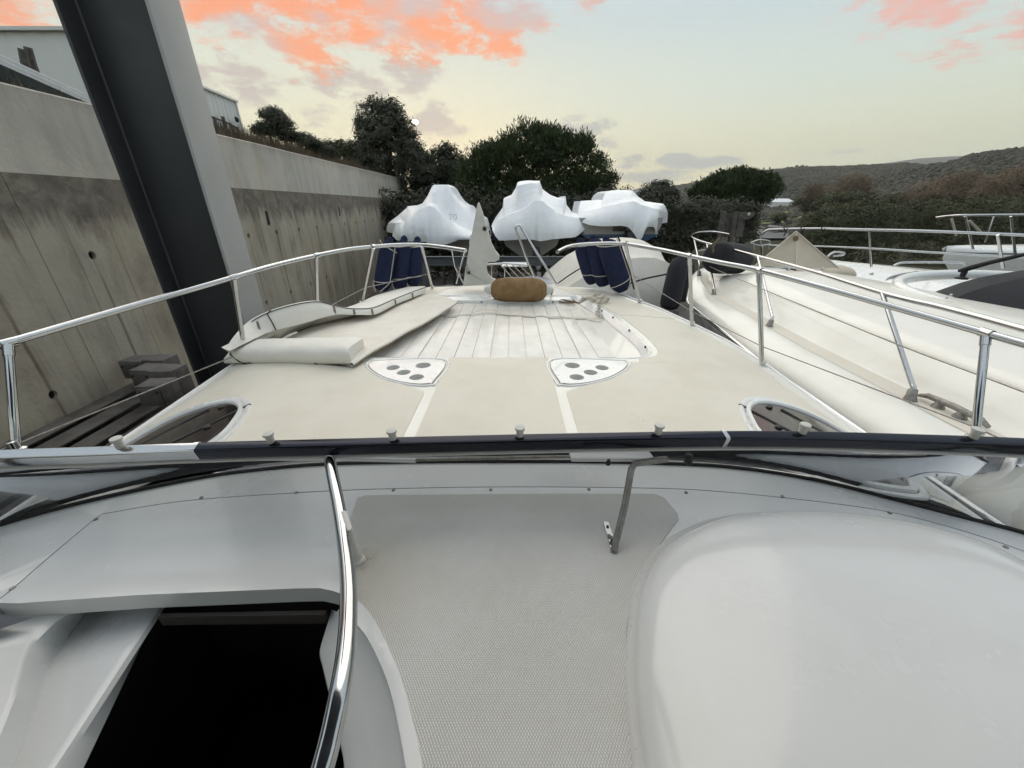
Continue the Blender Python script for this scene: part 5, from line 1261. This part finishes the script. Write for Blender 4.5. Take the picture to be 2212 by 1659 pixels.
def leaf_cloud(lobes, n, size, asp, rng, clump=.45, per=26, up=0.0, fill=.35, spiky=0.0):
    """lobes: (centre, radii); leaves gathered in clumps on the lobe surfaces, some inside"""
    C = np.array([l[0] for l in lobes], float); Rr = np.array([l[1] for l in lobes], float)
    wgt = (Rr[:, 0]*Rr[:, 1]*Rr[:, 2])**(2/3); wgt /= wgt.sum(); nc = max(8, n//per)
    li = rng.choice(len(lobes), nc, p=wgt); d = rand_dirs(nc, rng); d[:, 2] = np.where(rng.random(nc) < .6, np.abs(d[:, 2]), d[:, 2])
    rad = np.where(rng.random(nc) < fill, rng.random(nc)**.5*.9, rng.normal(.98, .09, nc))
    cc = C[li]+d*Rr[li]*rad[:, None]
    ci = rng.integers(0, nc, n); cs_ = clump*rng.uniform(.6, 1.3, nc)
    P = cc[ci]+rand_dirs(n, rng)*(rng.random(n)**.5*cs_[ci])[:, None]*np.array([1, 1, .75])
    if up > .7:                                 # needles stand up and out
        ax = rand_dirs(n, rng); ax[:, 2] += up; ax += d[ci]*.5; ax /= np.linalg.norm(ax, axis=1, keepdims=True)
        sd_ = np.cross(ax, rand_dirs(n, rng)); sd_ /= np.linalg.norm(sd_, axis=1, keepdims=True)
    else:                                       # leaves lie like shingles on each clump
        nn = (P-cc[ci])/cs_[ci][:, None]*.9+d[ci]*.6+rand_dirs(n, rng)*.6+np.array([0, 0, .25]); nn /= np.linalg.norm(nn, axis=1, keepdims=True)
        ax = np.cross(nn, rand_dirs(n, rng)); ax /= np.linalg.norm(ax, axis=1, keepdims=True); sd_ = np.cross(nn, ax)
    s = size*rng.uniform(.6, 1.35, n)[:, None]
    a = P-ax*s*.5; b = P+sd_*s*asp*.5; c = P+ax*s*.5; e = P-sd_*s*asp*.5
    V = np.stack([a, b, c, e], 1).reshape(-1, 3); Fq = np.arange(4*n).reshape(n, 4); return V, Fq
def plobes(lst, y, dy=.8):
    out = []
    for u, v, ru, rv in lst:
        yy = y+RNG.uniform(-dy, dy); c = aty(u, v, yy); d = c.y*CS-c.z*SN; out.append(((c.x, c.y, c.z), (ru*d/F, (ru+rv)*.5*d/F*.9, rv*d/F)))
    return out
def tree(name, label, cat, lobes, base, n, size, asp, leafm, clump=.45, up=0., fill=.35, group=None, trunk=.16, nodes=0):
    r = empty(name, base); tag(r, label, cat, group)
    V, Fq = leaf_cloud(lobes, n, size, asp, RNG, clump, up=up, fill=fill); mknp('crown', V, Fq, leafm, r)
    b = Vector(base); top = Vector(lobes[0][0]); mid = b.lerp(top, .5)+Vector((RNG.uniform(-.3, .3), 0, 0))
    tr = tube('trunk', cr([b-Vector((0, 0, .3)), b.lerp(mid, .5), mid, top], 4), [trunk*(1-.75*i/12) for i in range(13)], M['bark'], r, 8)
    for c, rr in lobes[1:7]:
        c = Vector(c); s = b.lerp(top, .45+.3*RNG.random()); tube('limb', cr([s, s.lerp(c, .5)+Vector((0, 0, .2)), c], 4), [trunk*.45*(1-.8*i/8) for i in range(9)], M['bark'], tr, 6)
    return r
def gpt(u, y, z=None):
    p = aty(u, 500, y); return Vector((p.x, y, hgt(p.x, y) if z is None else z))
tree('stone_pine', 'broad stone pine with domed crown behind the wrapped boats', 'tree',
     plobes([(1150, 350, 95, 66), (1070, 375, 72, 52), (1225, 362, 72, 62), (1283, 396, 40, 44), (1022, 398, 38, 40), (1180, 425, 120, 50), (1318, 392, 14, 18), (1090, 432, 95, 48), (1265, 428, 55, 42), (1160, 303, 42, 26), (1192, 308, 40, 26), (1108, 328, 40, 24), (1248, 330, 32, 24), (1050, 356, 36, 24)], 24), gpt(1170, 24), 52000, .24, .22, M['lf_pine'], .42, .9, .30, trunk=.35)
tree('olive_tree', 'tall dark twin topped tree left of the stone pine', 'tree',
     plobes([(835, 320, 48, 62), (806, 282, 30, 48), (846, 268, 32, 40), (818, 240, 20, 26), (848, 238, 16, 20), (852, 372, 75, 70), (893, 345, 26, 50), (800, 345, 30, 45), (905, 395, 40, 60), (790, 290, 18, 30), (878, 292, 18, 34)], 26), gpt(850, 26), 34000, .18, .34, M['lf_olive'], .34, .3, .22, trunk=.28)
tree('dark_tree', 'dark tree filling the gap between olive and pine', 'tree',
     plobes([(955, 378, 40, 50), (930, 400, 40, 50), (985, 395, 34, 50), (950, 435, 60, 60), (968, 335, 16, 20)], 28), gpt(950, 28), 22000, .22, .35, M['lf_dark'], .45, .2, .35)
tree('bank_shrub', 'leafy shrub with see through top on the bank by the shed', 'shrub',
     plobes([(592, 258, 22, 20), (580, 280, 34, 10), (610, 270, 20, 18), (565, 285, 18, 8)], 15.5, .3), aty(590, 305, 15.5), 9000, .085, .34, M['lf_olive'], .20, .3, .3, trunk=.06)
tree('low_bush', 'low dark bush on the bank, right of the leafy shrub', 'shrub',
     plobes([(645, 300, 34, 8), (672, 314, 26, 9), (700, 332, 26, 10), (618, 294, 24, 7)], 18, .3), aty(660, 330, 18), 12000, .09, .36, M['lf_dark'], .22, .2, .3, trunk=.05)
tree('hill_bush', 'rounded green bushes on the bank beside the tall twin topped tree', 'shrub',
     plobes([(740, 338, 42, 26), (710, 330, 24, 18), (775, 345, 34, 30), (745, 320, 28, 12), (785, 380, 40, 30)], 27, .6), aty(750, 380, 27), 12000, .18, .36, M['lf_green'], .35, .2, .3, trunk=.08)
tree('far_shrub', 'olive green shrub right of the wrapped boats', 'shrub',
     plobes([(1422, 418, 36, 20), (1405, 428, 24, 16), (1440, 430, 24, 18), (1425, 445, 40, 20), (1412, 404, 8, 8), (1432, 402, 8, 8)], 34, .6), gpt(1425, 34), 12000, .22, .34, M['lf_olive'], .4, .5, .3, trunk=.1)
tree('round_pine', 'round topped pine on the right before the hill', 'tree',
     plobes([(1590, 405, 62, 30), (1545, 415, 42, 26), (1640, 405, 38, 28), (1665, 415, 18, 18), (1512, 420, 26, 16), (1575, 430, 75, 26), (1630, 422, 34, 16), (1600, 382, 36, 14), (1560, 390, 24, 12), (1632, 388, 26, 12)], 33), gpt(1585, 33), 38000, .26, .24, M['lf_pine'], .42, .9, .3, trunk=.25)
tree('dense_bush', 'dense dark bush behind the timber post frame', 'shrub',
     plobes([(1510, 468, 48, 32), (1465, 480, 28, 28), (1550, 475, 40, 34), (1500, 505, 60, 30), (1590, 460, 44, 24), (1480, 455, 22, 16), (1618, 485, 16, 24), (1612, 512, 18, 20)], 20, .5), gpt(1520, 20), 26000, .15, .36, M['lf_olive'], .3, .2, .35, trunk=.1)
tree('brown_bush', 'reddish brown leafless bush at the far right', 'shrub', plobes([(2170, 412, 48, 34), (2205, 400, 40, 34), (2150, 430, 50, 24)], 55, 1.5), gpt(2170, 55), 15000, .5, .10, M['lf_brown'], .9, .5, .3, 'leafless brown bushes', .1)
tree('brown_bush', 'reddish brown leafless bush second from the right edge', 'shrub', plobes([(2070, 408, 45, 30), (2025, 420, 45, 26), (2090, 430, 50, 24), (1990, 428, 36, 18)], 58, 1.5), gpt(2060, 58), 17000, .5, .10, M['lf_brown'], .9, .5, .3, 'leafless brown bushes', .1)
tree('brown_bush', 'domed brown leafless bush in the middle distance', 'shrub', plobes([(1842, 402, 32, 22), (1830, 420, 34, 16), (1862, 415, 22, 16)], 75, 1.5), gpt(1842, 75), 8000, .6, .10, M['lf_brown'], 1.0, .5, .3, 'leafless brown bushes', .1)
tree('brown_bush', 'pale brown bush left of the domed one', 'shrub', plobes([(1758, 412, 20, 14), (1795, 416, 20, 14), (1775, 424, 34, 12)], 85, 1.5), gpt(1775, 85), 7000, .6, .10, M['lf_brown'], 1.0, .5, .3, 'leafless brown bushes', .1)
tree('field_bush', 'single round bush standing in the green meadow', 'shrub', plobes([(1683, 472, 14, 9), (1676, 474, 9, 7)], 95, .5), gpt(1683, 95), 1600, .5, .4, M['lf_green'], .6, .1, .3, trunk=.1)
# dark thickets nobody could count
L_ = plobes([(u, v+RNG.uniform(-12, 12), 55, 50) for u in range(850, 1480, 42) for v in (470, 545)], 21, .8)
V, Fq = leaf_cloud(L_, 60000, .2, .36, RNG, .4, fill=.35); o = mknp('undergrowth', V, Fq, M['lf_dark']); tag(o, 'dark undergrowth behind the wrapped boats', 'undergrowth', kind='stuff')
L_ = plobes([(1775, 505, 50, 42), (1800, 490, 60, 44), (1860, 480, 55, 44), (1765, 535, 45, 36), (1800, 530, 80, 40), (1880, 520, 70, 44)], 36, 1)+plobes([(1920, 480, 60, 36), (1990, 475, 60, 36), (2060, 470, 70, 38), (2140, 470, 70, 40), (2215, 470, 60, 44), (1950, 520, 80, 44), (2060, 520, 90, 46), (2170, 520, 90, 50), (2260, 500, 80, 60)], 42, 1.5)
V, Fq = leaf_cloud(L_, 95000, .20, .4, RNG, .55, fill=.15); o = mknp('thicket', V, Fq, M['lf_green']); tag(o, 'green brush filling the valley behind the moored yachts', 'brush', kind='stuff')
L_ = plobes([(u, 432+RNG.uniform(-8, 10), 26, 12) for u in range(1740, 2230, 26)]+[(u, 448+RNG.uniform(-8, 8), 26, 14) for u in range(1760, 2230, 28)], 80, 8)
V, Fq = leaf_cloud(L_, 50000, .42, .4, RNG, .9, fill=.15); o = mknp('valley_brush', V, Fq, M['lf_green']); tag(o, 'brush along the valley floor under the hill', 'brush', kind='stuff')
# maquis on the hill: small domes
rng = np.random.default_rng(3); nb = 40000; V = []; Fq = []
aa = rng.uniform(10, 60, nb); rr = 110+520*rng.random(nb)**.8
tpl = np.array([[math.cos(k*math.pi/3), math.sin(k*math.pi/3), 0] for k in range(6)]+[[.62*math.cos(k*math.pi/3+.5), .62*math.sin(k*math.pi/3+.5), .72] for k in range(6)]+[[0, 0, .95]])
tf2 = [(k, (k+1) % 6, 6+k) for k in range(6)]+[((k+1) % 6, 6+(k+1) % 6, 6+k) for k in range(6)]+[(6+k, 6+(k+1) % 6, 12) for k in range(6)]
tf2 = np.array(tf2); Vs = []; Fs = []; c_ = 0
for a, r in zip(aa, rr):
    x, y = r*math.sin(math.radians(a)), r*math.cos(math.radians(a)); z = hgt(x, y)
    if z < -5.0 and r > 130 and rng.random() < .8: continue
    s = rng.uniform(.5, 1.35)*(1+r/700); Vs.append(tpl*np.array([s, s, s*rng.uniform(.6, 1.05)])*rng.uniform(.75, 1.25, (13, 1))+np.array([x, y, z-.3])); Fs.append(tf2+c_); c_ += 13
o = mknp('hillside_scrub', np.concatenate(Vs), np.concatenate(Fs), M['scrub'], None, True); tag(o, 'low maquis scrub covering the hills', 'scrub', kind='stuff')
# dry grass along the wall top
ng = 26000; yg = rng.uniform(2, 28, ng); dg_ = rng.random(ng)**1.6*4.5+.02; P = np.stack([-WW-WK*yg-.34-dg_, yg, [bank_z(d, y) for d, y in zip(dg_, yg)]], 1)
clump = np.array([noise.noise((a*1.3, b*1.3, 0)) for a, b in zip(dg_, yg)]); keep = (clump > -.25) & ((yg > 11) | (rng.random(len(yg)) < .12)); P = P[keep]; clump = clump[keep]; ng = len(P)
hh = rng.uniform(.14, .5, ng)*(.7+.9*np.clip(clump+.2, 0, 1)); ln = rng.normal(0, .35, (ng, 3)); ln[:, 2] = 1; ln /= np.linalg.norm(ln, axis=1, keepdims=True)
sd_ = rand_dirs(ng, rng); sd_[:, 2] = 0; wv = .012
V = np.stack([P-sd_*wv, P+sd_*wv, P+ln*hh[:, None]], 1).reshape(-1, 3); o = mknp('dry_grass', V, np.arange(3*ng).reshape(ng, 3), M['grass_dry']); tag(o, 'dry brown grass and weeds along the wall top', 'grass', kind='stuff')
a, b = aty(688, 345, 20), aty(680, 316, 20); stk = tube('leaning_stake', [a, b], .03, M['wood'], None, 6); tag(stk, 'thin wooden stake leaning on the wall top grass', 'stake')
# lit street lamp behind the olive tree
lm = bpy.data.materials.new('lamp_glow'); lm.use_nodes = True; t = NT(lm.node_tree); pb = t.n['Principled BSDF']; pb.inputs['Emission Color'].default_value = (1, .86, .6, 1); pb.inputs['Emission Strength'].default_value = 9
hd = aty(893, 262, 30); sl_ = empty('street_lamp', gpt(868, 30)); tag(sl_, 'lit street lamp sticking out beside the tall twin topped tree', 'street lamp')
pt_ = aty(868, 272, 30); tube('pole', [gpt(868, 30), pt_], [.09, .06], M['beam'], sl_, 10); tube('arm', cr([pt_, aty(880, 267, 30), hd+Vector((-.12, 0, .03))], 4), .035, M['beam'], sl_, 8)
hs_ = box('lamp_head', hd+Vector((0, 0, .05)), (.5, .2, .09), M['beam'], sl_, .03); lathe('lamp_glass', [(.02, 0), (.2, .04), (.2, .1), (.08, .14)], hd+Vector((.12, -.05, .02)), (0, -.4, -1), lm, hs_, 12)
# ---- air between us and the hills
V, Fc = boxvf((0, 600, 205), (8200, 7400, 430)); hz_ = mk('haze', V, Fc, None, None, 0); tag(hz_, kind='stuff')
hm_ = bpy.data.materials.new('air'); hm_.use_nodes = True; t = NT(hm_.node_tree); t.n.clear()
pv = t.node('ShaderNodeVolumePrincipled'); pv.inputs['Density'].default_value = .00022; pv.inputs['Color'].default_value = (.88, .90, .90, 1)
om = t.node('ShaderNodeOutputMaterial'); t.l.new(pv.outputs[0], om.inputs['Volume']); hz_.data.materials.append(hm_)
# ================================================================== loose things on the foredeck
# ---- folded sun mattress on the port side
ms = empty('sun_mattress', (-1.9, 3.4, -1.2)); tag(ms, 'folded white vinyl sun mattress on the port side of the foredeck', 'mattress')
z2 = lambda pts: zm(850, 1080, 1000, pts)
def deck_at(u, v, lift=0.0):
    p = atz(u, v, -1.15)
    for _ in range(10): p = atz(u, v, zdeck(p.x, p.y)+NS+lift)
    return p
def soft_loft(name, secs, m, par, closed=True, cap=True):
    n = len(secs[0]); V = [p for s in secs for p in s]; Fc = []
    for i in range(len(secs)-1):
        for j in range(n): Fc.append((i*n+j, i*n+(j+1) % n, (i+1)*n+(j+1) % n, (i+1)*n+j))
    if cap: Fc += [tuple(range(n))[::-1], tuple(range(len(V)-n, len(V)))]
    return mk(name, V, Fc, m, par, 50)
# after bolster: a fat rounded roll across the near end
a, b = deck_at(*z2([(95, 800)])[0]), deck_at(*z2([(1180, 815)])[0])
b.y = a.y-.0 if False else b.y
secs = []
for i in range(25):
    t = i/24; p = a.lerp(b, t); tp = 1-.35*max(0, (.12-t)/.12)**2-.1*max(0, (t-.93)/.07)**2; w_ = .42; h = .165*tp
    prof = []
    for k in range(20):
        an = 2*math.pi*k/20; c, s = math.cos(an), math.sin(an)
        x = abs(c)**.7*math.copysign(1, c); y = abs(s)**.7*math.copysign(1, s)
        prof.append(Vector((p.x+.012*math.sin(k+i*.7), p.y+w_*.42*(1+x)-.01, p.z+h*.5*(1+y)+.006*noise.noise((t*9, k, 1)))))
    secs.append(prof)
bo = soft_loft('bolster', secs, M['vinyl'], ms)
tube('piping', [s_[k] + Vector((0, -.003, 0)) for s_, k in ((secs[1], 5), (secs[1], 7), (secs[2], 9), (secs[3], 11), (secs[4], 13))], .007, M['pipe'], bo, 6)
for t in (.22, .78):
    s_ = secs[int(24*t)]; p = s_[12]; box('snap_tab', p+Vector((0, -.004, .018)), (.03, .012, .045), M['snap'], bo, .003)
tube('piping', [s_[12]+Vector((0, -.004, -.012)) for s_ in secs[3:]], .006, M['pipe'], bo, 6)
# flat leaf of the mattress lying over the recess edge
P1 = [(1180, 770), (1380, 640), (1690, 470), (1900, 360), (2095, 235)]       # inboard lower edge
Q1 = [(420, 640), (800, 470), (1100, 390), (1450, 275), (1830, 165)]        # outboard side, under the curl
in_w = [deck_at(u, v, h) for (u, v), h in zip(z2(P1), (.05, .06, .05, .04, .03))]
ou_w = [deck_at(u, v, h) for (u, v), h in zip(z2(Q1), (.03, .03, .03, .03, .03))]
A_, B_ = resample(cr(in_w, 6), 26), resample(cr(ou_w, 6), 26); rows = []
th = .035
for p, q in zip(A_, B_):
    r = []
    for k in range(11):
        t = k/10; x = p.lerp(q, t); x.z += .02*math.sin(math.pi*t)+.010*noise.noise((x.x*3, x.y*3, 2)); r.append(x)
    rows.append(r)
lf = grid('flat_leaf', rows, M['vinyl_back'], ms, 60)
edge = [[r[0]+Vector((.016, -.005, -.016)) for r in rows], [r[0]+Vector((.018, -.006, -.024)) for r in rows], [r[0]+Vector((.006, -.002, -.036)) for r in rows]]
grid('leaf_border', [[r[0]+Vector((0, 0, .0)) for r in rows], [r[0]+Vector((.010, -.003, -.003)) for r in rows], [r[0]+Vector((.016, -.005, -.016)) for r in rows]], M['vinyl'], lf, 60)
grid('leaf_edge', edge, M['foam_edge'], lf, 60)
grid('leaf_underside', [[p+Vector((0, 0, -.034)) for p in r] for r in rows], M['vinyl_back'], lf, 60)
fe = [rows[-1][k] for k in range(11)]; grid('leaf_end', [fe, [p+Vector((0, .012, -.012)) for p in fe], [p+Vector((0, .004, -.034)) for p in fe]], M['vinyl'], lf, 60)
# outer leaf curling up in a wave along the rail
crest = [(100, 660), (180, 540), (310, 410), (490, 320), (700, 260), (880, 236), (1000, 262), (1130, 292), (1250, 298), (1380, 286), (1550, 215), (1700, 155), (1830, 108)]
lowe = [(120, 668), (280, 590), (430, 510), (560, 470), (760, 420), (930, 370), (1050, 335), (1140, 335), (1270, 338), (1400, 330), (1560, 250), (1710, 190), (1830, 140)]
hts = [.16, .22, .28, .32, .33, .31, .25, .20, .17, .15, .14, .13, .12]
lowe = [(u_, v_+(16 if i_ > 5 else 8 if i_ > 1 else 0)) for i_, (u_, v_) in enumerate(lowe)]
cw = [deck_at(u, v, h) for (u, v), h in zip(z2(crest), hts)]
lw = [aty(u, v, p.y-.04) for (u, v), p in zip(z2(lowe), cw)]
CW, LW = cr(cw, 4), cr(lw, 4); rows = []
for i, (p, q) in enumerate(zip(CW, LW)):
    t = i/48; back = Vector((-.38-.25*t, .12, 0)); g = Vector((p.x, p.y, 0))+back; gz = zdeck(max(XC-hb(g.y)+.06, g.x), g.y)+.05
    g = Vector((max(XC-hb(p.y+.1)+.05, g.x), g.y, max(gz, p.z-.30)))
    top_m = p.lerp(g, .45); top_m.z = p.z+.012+.25*(g.z-p.z)
    under = q+Vector((-.10, .05, .015)); und2 = g+Vector((.03, 0, -.05))
    rows.append([q, q.lerp(p, .5)+Vector((.012, -.012, 0)), p+Vector((.004, -.004, -.004)), p+Vector((-.02, .008, .006)), top_m, g, und2, q.lerp(und2, .45)+Vector((0, 0, .03)), under])
ol_ = soft_loft('curled_leaf', rows, M['vinyl'], ms)
tube('piping', [r[2]+Vector((.0, -.003, .004)) for r in rows[8:]], .004, M['pipe'], ol_, 6)
tube('piping', [r[k]+Vector((.006, -.006, 0)) for r, k in ((rows[12], 3), (rows[11], 2), (rows[11], 1), (rows[11], 0))], .0055, M['pipe'], ol_, 6)
for i in (8, 24, 30, 35, 40, 44):
    r = rows[i]; c = r[1]; box('snap_tab', c+Vector((.004, -.004, 0)), (.020, .012, (r[2]-r[0]).length*.8), M['snap'], ol_, .003)

# ---- tan fender lying across the front of the sun pad
tf_ = empty('tan_fender', atz(1120, 650, -1.19)); tag(tf_, 'tan fleece covered fender lying across the sun pad', 'fender')
c0_ = atz(1120, 626, -1.03); xl_, xr_ = atz(1060, 626, -1.03), atz(1182, 627, -1.03); L_ = (xr_-xl_).length; r0 = .158
lathe('cover', [(.03, 0), (.06, .006), (.092, .024), (.118, .05), (.138, .085), (.151, .13), (r0, .19), (r0*1.005, L_*.5), (r0, L_-.19), (.151, L_-.13), (.138, L_-.085), (.118, L_-.05), (.092, L_-.024), (.06, L_-.006), (.03, L_)], xl_, xr_-xl_, M['tan'], tf_, 40)
for p, d in ((xl_, xl_-xr_), (xr_, xr_-xl_)): lathe('end_cap', [(.075, -.01), (.06, .03), (.04, .065), (.034, .08), (.015, .085)], p+Vector((0, 0, .005)), d+Vector((0, 0, .0)), M['plastic'], tf_, 18)
z4 = lambda pts: zm(1700, 950, 800, pts)
rp_ = [(1298, 535), (1312, 560), (1300, 580), (1325, 605), (1370, 635), (1420, 630), (1460, 650), (1520, 640), (1560, 660), (1500, 668), (1420, 665), (1390, 645), (1440, 640), (1600, 672)]
rz = [-1.03, -1.08, -1.12, -1.15, -1.165, -1.165, -1.17, -1.17, -1.17, -1.17, -1.17, -1.165, -1.155, -1.17]
tube('lanyard', cr([atz(u, v, z) for (u, v), z in zip(z4(rp_), rz)], 5), .011, M['rope_tan'], tf_, 7)

# ---- strap across the planks, and a crumpled end of webbing
z1 = lambda pts: zm(1400, 1100, 1300, pts)
sp_ = [(540, 245), (600, 243), (650, 245), (720, 237), (780, 232), (810, 215), (850, 202), (900, 200), (940, 212), (985, 230), (1050, 240), (1110, 240), (1180, 247), (1240, 243), (1300, 253), (1370, 250), (1450, 260), (1540, 258), (1600, 266), (1650, 268)]
shgt = [.02, .02, .02, .018, .02, .04, .06, .06, .045, .02, .018, .02, .018, .02, .018, .022, .018, .02, .02, .03]
sw = resample(cr([atz(u, v, ZF+h) for (u, v), h in zip(z1(sp_), shgt)], 4), 90); rows = []
for i, p in enumerate(sw):
    tw_ = .6*noise.noise((i*.13, 0, 5)); rows.append([p+Vector((0, -.022, -.002-.012*tw_)), p+Vector((0, .0, .001)), p+Vector((0, .022, .002+.012*tw_))])
stp = grid('webbing_strap', rows, M['strap'], None, 60); tag(stp, 'beige webbing strap pulled across the sun pad planks', 'strap')
def rag(name, label, pts, hts_, wid, seed, cat='strap'):
    sw = resample(cr([deck_at(u, v, h) for (u, v), h in zip(z1(pts), hts_)], 6), 90); rows = []
    for i, p in enumerate(sw):
        a_ = 2.4*noise.noise((i*.17, seed, 0)); d = Vector((math.cos(a_), math.sin(a_)*.6, .7*math.sin(a_*1.7)))*wid*(.7+.5*abs(noise.noise((i*.3, seed, 3)))); j = Vector((noise.noise((i*.4, seed, 7)), noise.noise((i*.4, seed, 9)), abs(noise.noise((i*.37, seed, 11)))))*.035
        rows.append([p+j-d, p+j*1.3+Vector((0, 0, .008)), p+j+d])
    o = grid(name, rows, M['strap'], None, 60); tag(o, label, cat); return o
rag('crumpled_strap', 'crumpled heap of beige webbing on the starboard deck edge', [(1530, 140), (1580, 125), (1630, 105), (1660, 120), (1620, 135), (1690, 125), (1700, 145), (1640, 150), (1590, 140), (1650, 112), (1680, 140), (1640, 160)], [.02, .03, .06, .05, .02, .05, .02, .02, .03, .07, .03, .02], .035, 3.3)
rag('hanging_strap_end', 'beige strap end hanging down the recess wall', [(1640, 165), (1630, 185), (1622, 210), (1625, 235), (1640, 255), (1660, 262)], [.02, .01, -.02, -.04, -.05, -.05], .022, 8.1)
rag('draped_strap', 'beige strap draped over the corner by the tan fender rope', [(1500, 165), (1515, 150), (1530, 138), (1560, 132)], [-.03, .0, .02, .03], .022, 5.7)

# ---- navy fenders hung on the rails
def navy_fender(name, label, pt, pb, yt, yb, r, group, ropes, dark):
    a, b = aty(*pb, yb), aty(*pt, yt); root = empty(name, a); tag(root, label, 'fender', group); ax = b-a; L_ = ax.length; u_ = ax.normalized()
    lathe('body', [(.035, 0), (r*.62, .012), (r*.82, .05), (r*.95, .11), (r, .18), (r*.99, L_-.20), (r*.93, L_-.11), (r*.75, L_-.05), (r*.5, L_-.02), (.035, L_)], a, ax, M['navy'], root, 28)
    lathe('top_knot', [(.05, L_-.025), (.045, L_+.02), (.02, L_+.05)], a, ax, M['navy'], root, 12)
    side = u_.cross(Vector((0, 1, 0))).normalized(); fr = Vector((0, -1, 0))
    def surf(t, an, k=1.03): return a+u_*(L_*t)+(side*math.sin(an)+fr*math.cos(an))*r*k
    m_ = M['rope_dark'] if dark else M['rope']
    for (t0, t1, a0, a1) in ropes:
        n = 14; tube('rope', [surf(t0+(t1-t0)*i/n+.02*math.sin(math.pi*i/n)*(1 if t0 == t1 else 0), a0+(a1-a0)*i/n) for i in range(n+1)], .0065, M['rope'], root, 6)
    if dark:
        tube('lanyard', [b+u_*.03, surf(.97, -1.2, 1.1), surf(.7, -1.5, 1.08), surf(.3, -1.4, 1.1), surf(-.02, -1.3, 1.0)], .012, M['rope_dark'], root, 6)
    return root
RPL = [(.80, .98, -1.5, 1.3), (.24, .16, -1.7, 1.6), (.98, .2, -.95, -1.1), (.2, .02, -1.0, -.1), (.16, .0, 1.3, .3)]
RPS = [(.92, .80, -1.3, 1.5), (.26, .18, -1.4, 1.5), (.18, .0, 1.2, .3)]
RPR = [(.80, .96, -1.6, 1.0), (.20, .30, -1.4, 1.5)]
gl = 'navy fenders hung in threes on the rails'
navy_fender('navy_fender', 'navy fender of the wall side trio, nearest the concrete wall', (842, 520), (824, 628), 5.55, 5.35, .118, gl, RPL, False)
navy_fender('navy_fender', 'middle navy fender of the wall side trio', (873, 517), (862, 624), 5.72, 5.5, .110, gl, RPS, False)
navy_fender('navy_fender', 'navy fender of the wall side trio, nearest the bow fin', (902, 519), (892, 618), 5.85, 5.62, .108, gl, RPS, False)
navy_fender('navy_fender', 'navy fender of the starboard trio, nearest the bow', (1254, 521), (1283, 613), 5.95, 5.85, .125, gl, RPR, True)
navy_fender('navy_fender', 'middle navy fender of the starboard trio', (1281, 515), (1307, 618), 5.8, 5.7, .132, gl, RPR, True)
navy_fender('navy_fender', 'navy fender of the starboard trio, lowest, beside the rail post', (1309, 518), (1346, 630), 5.55, 5.45, .148, gl, RPL[:5], True)
box('lashing_knot', railpt(1352, 526)+Vector((0, -.01, .005)), (.05, .05, .05), M['rope'], yacht, .015)
for p in ((806, 531), (1346, 527)):
    tube('rail_lashing', cr([railpt(*p)+Vector((.02*math.sin(k*1.9), -.025, .02*math.cos(k*2.3))) for k in range(7)], 4), .008, M['rope'], yacht, 6)
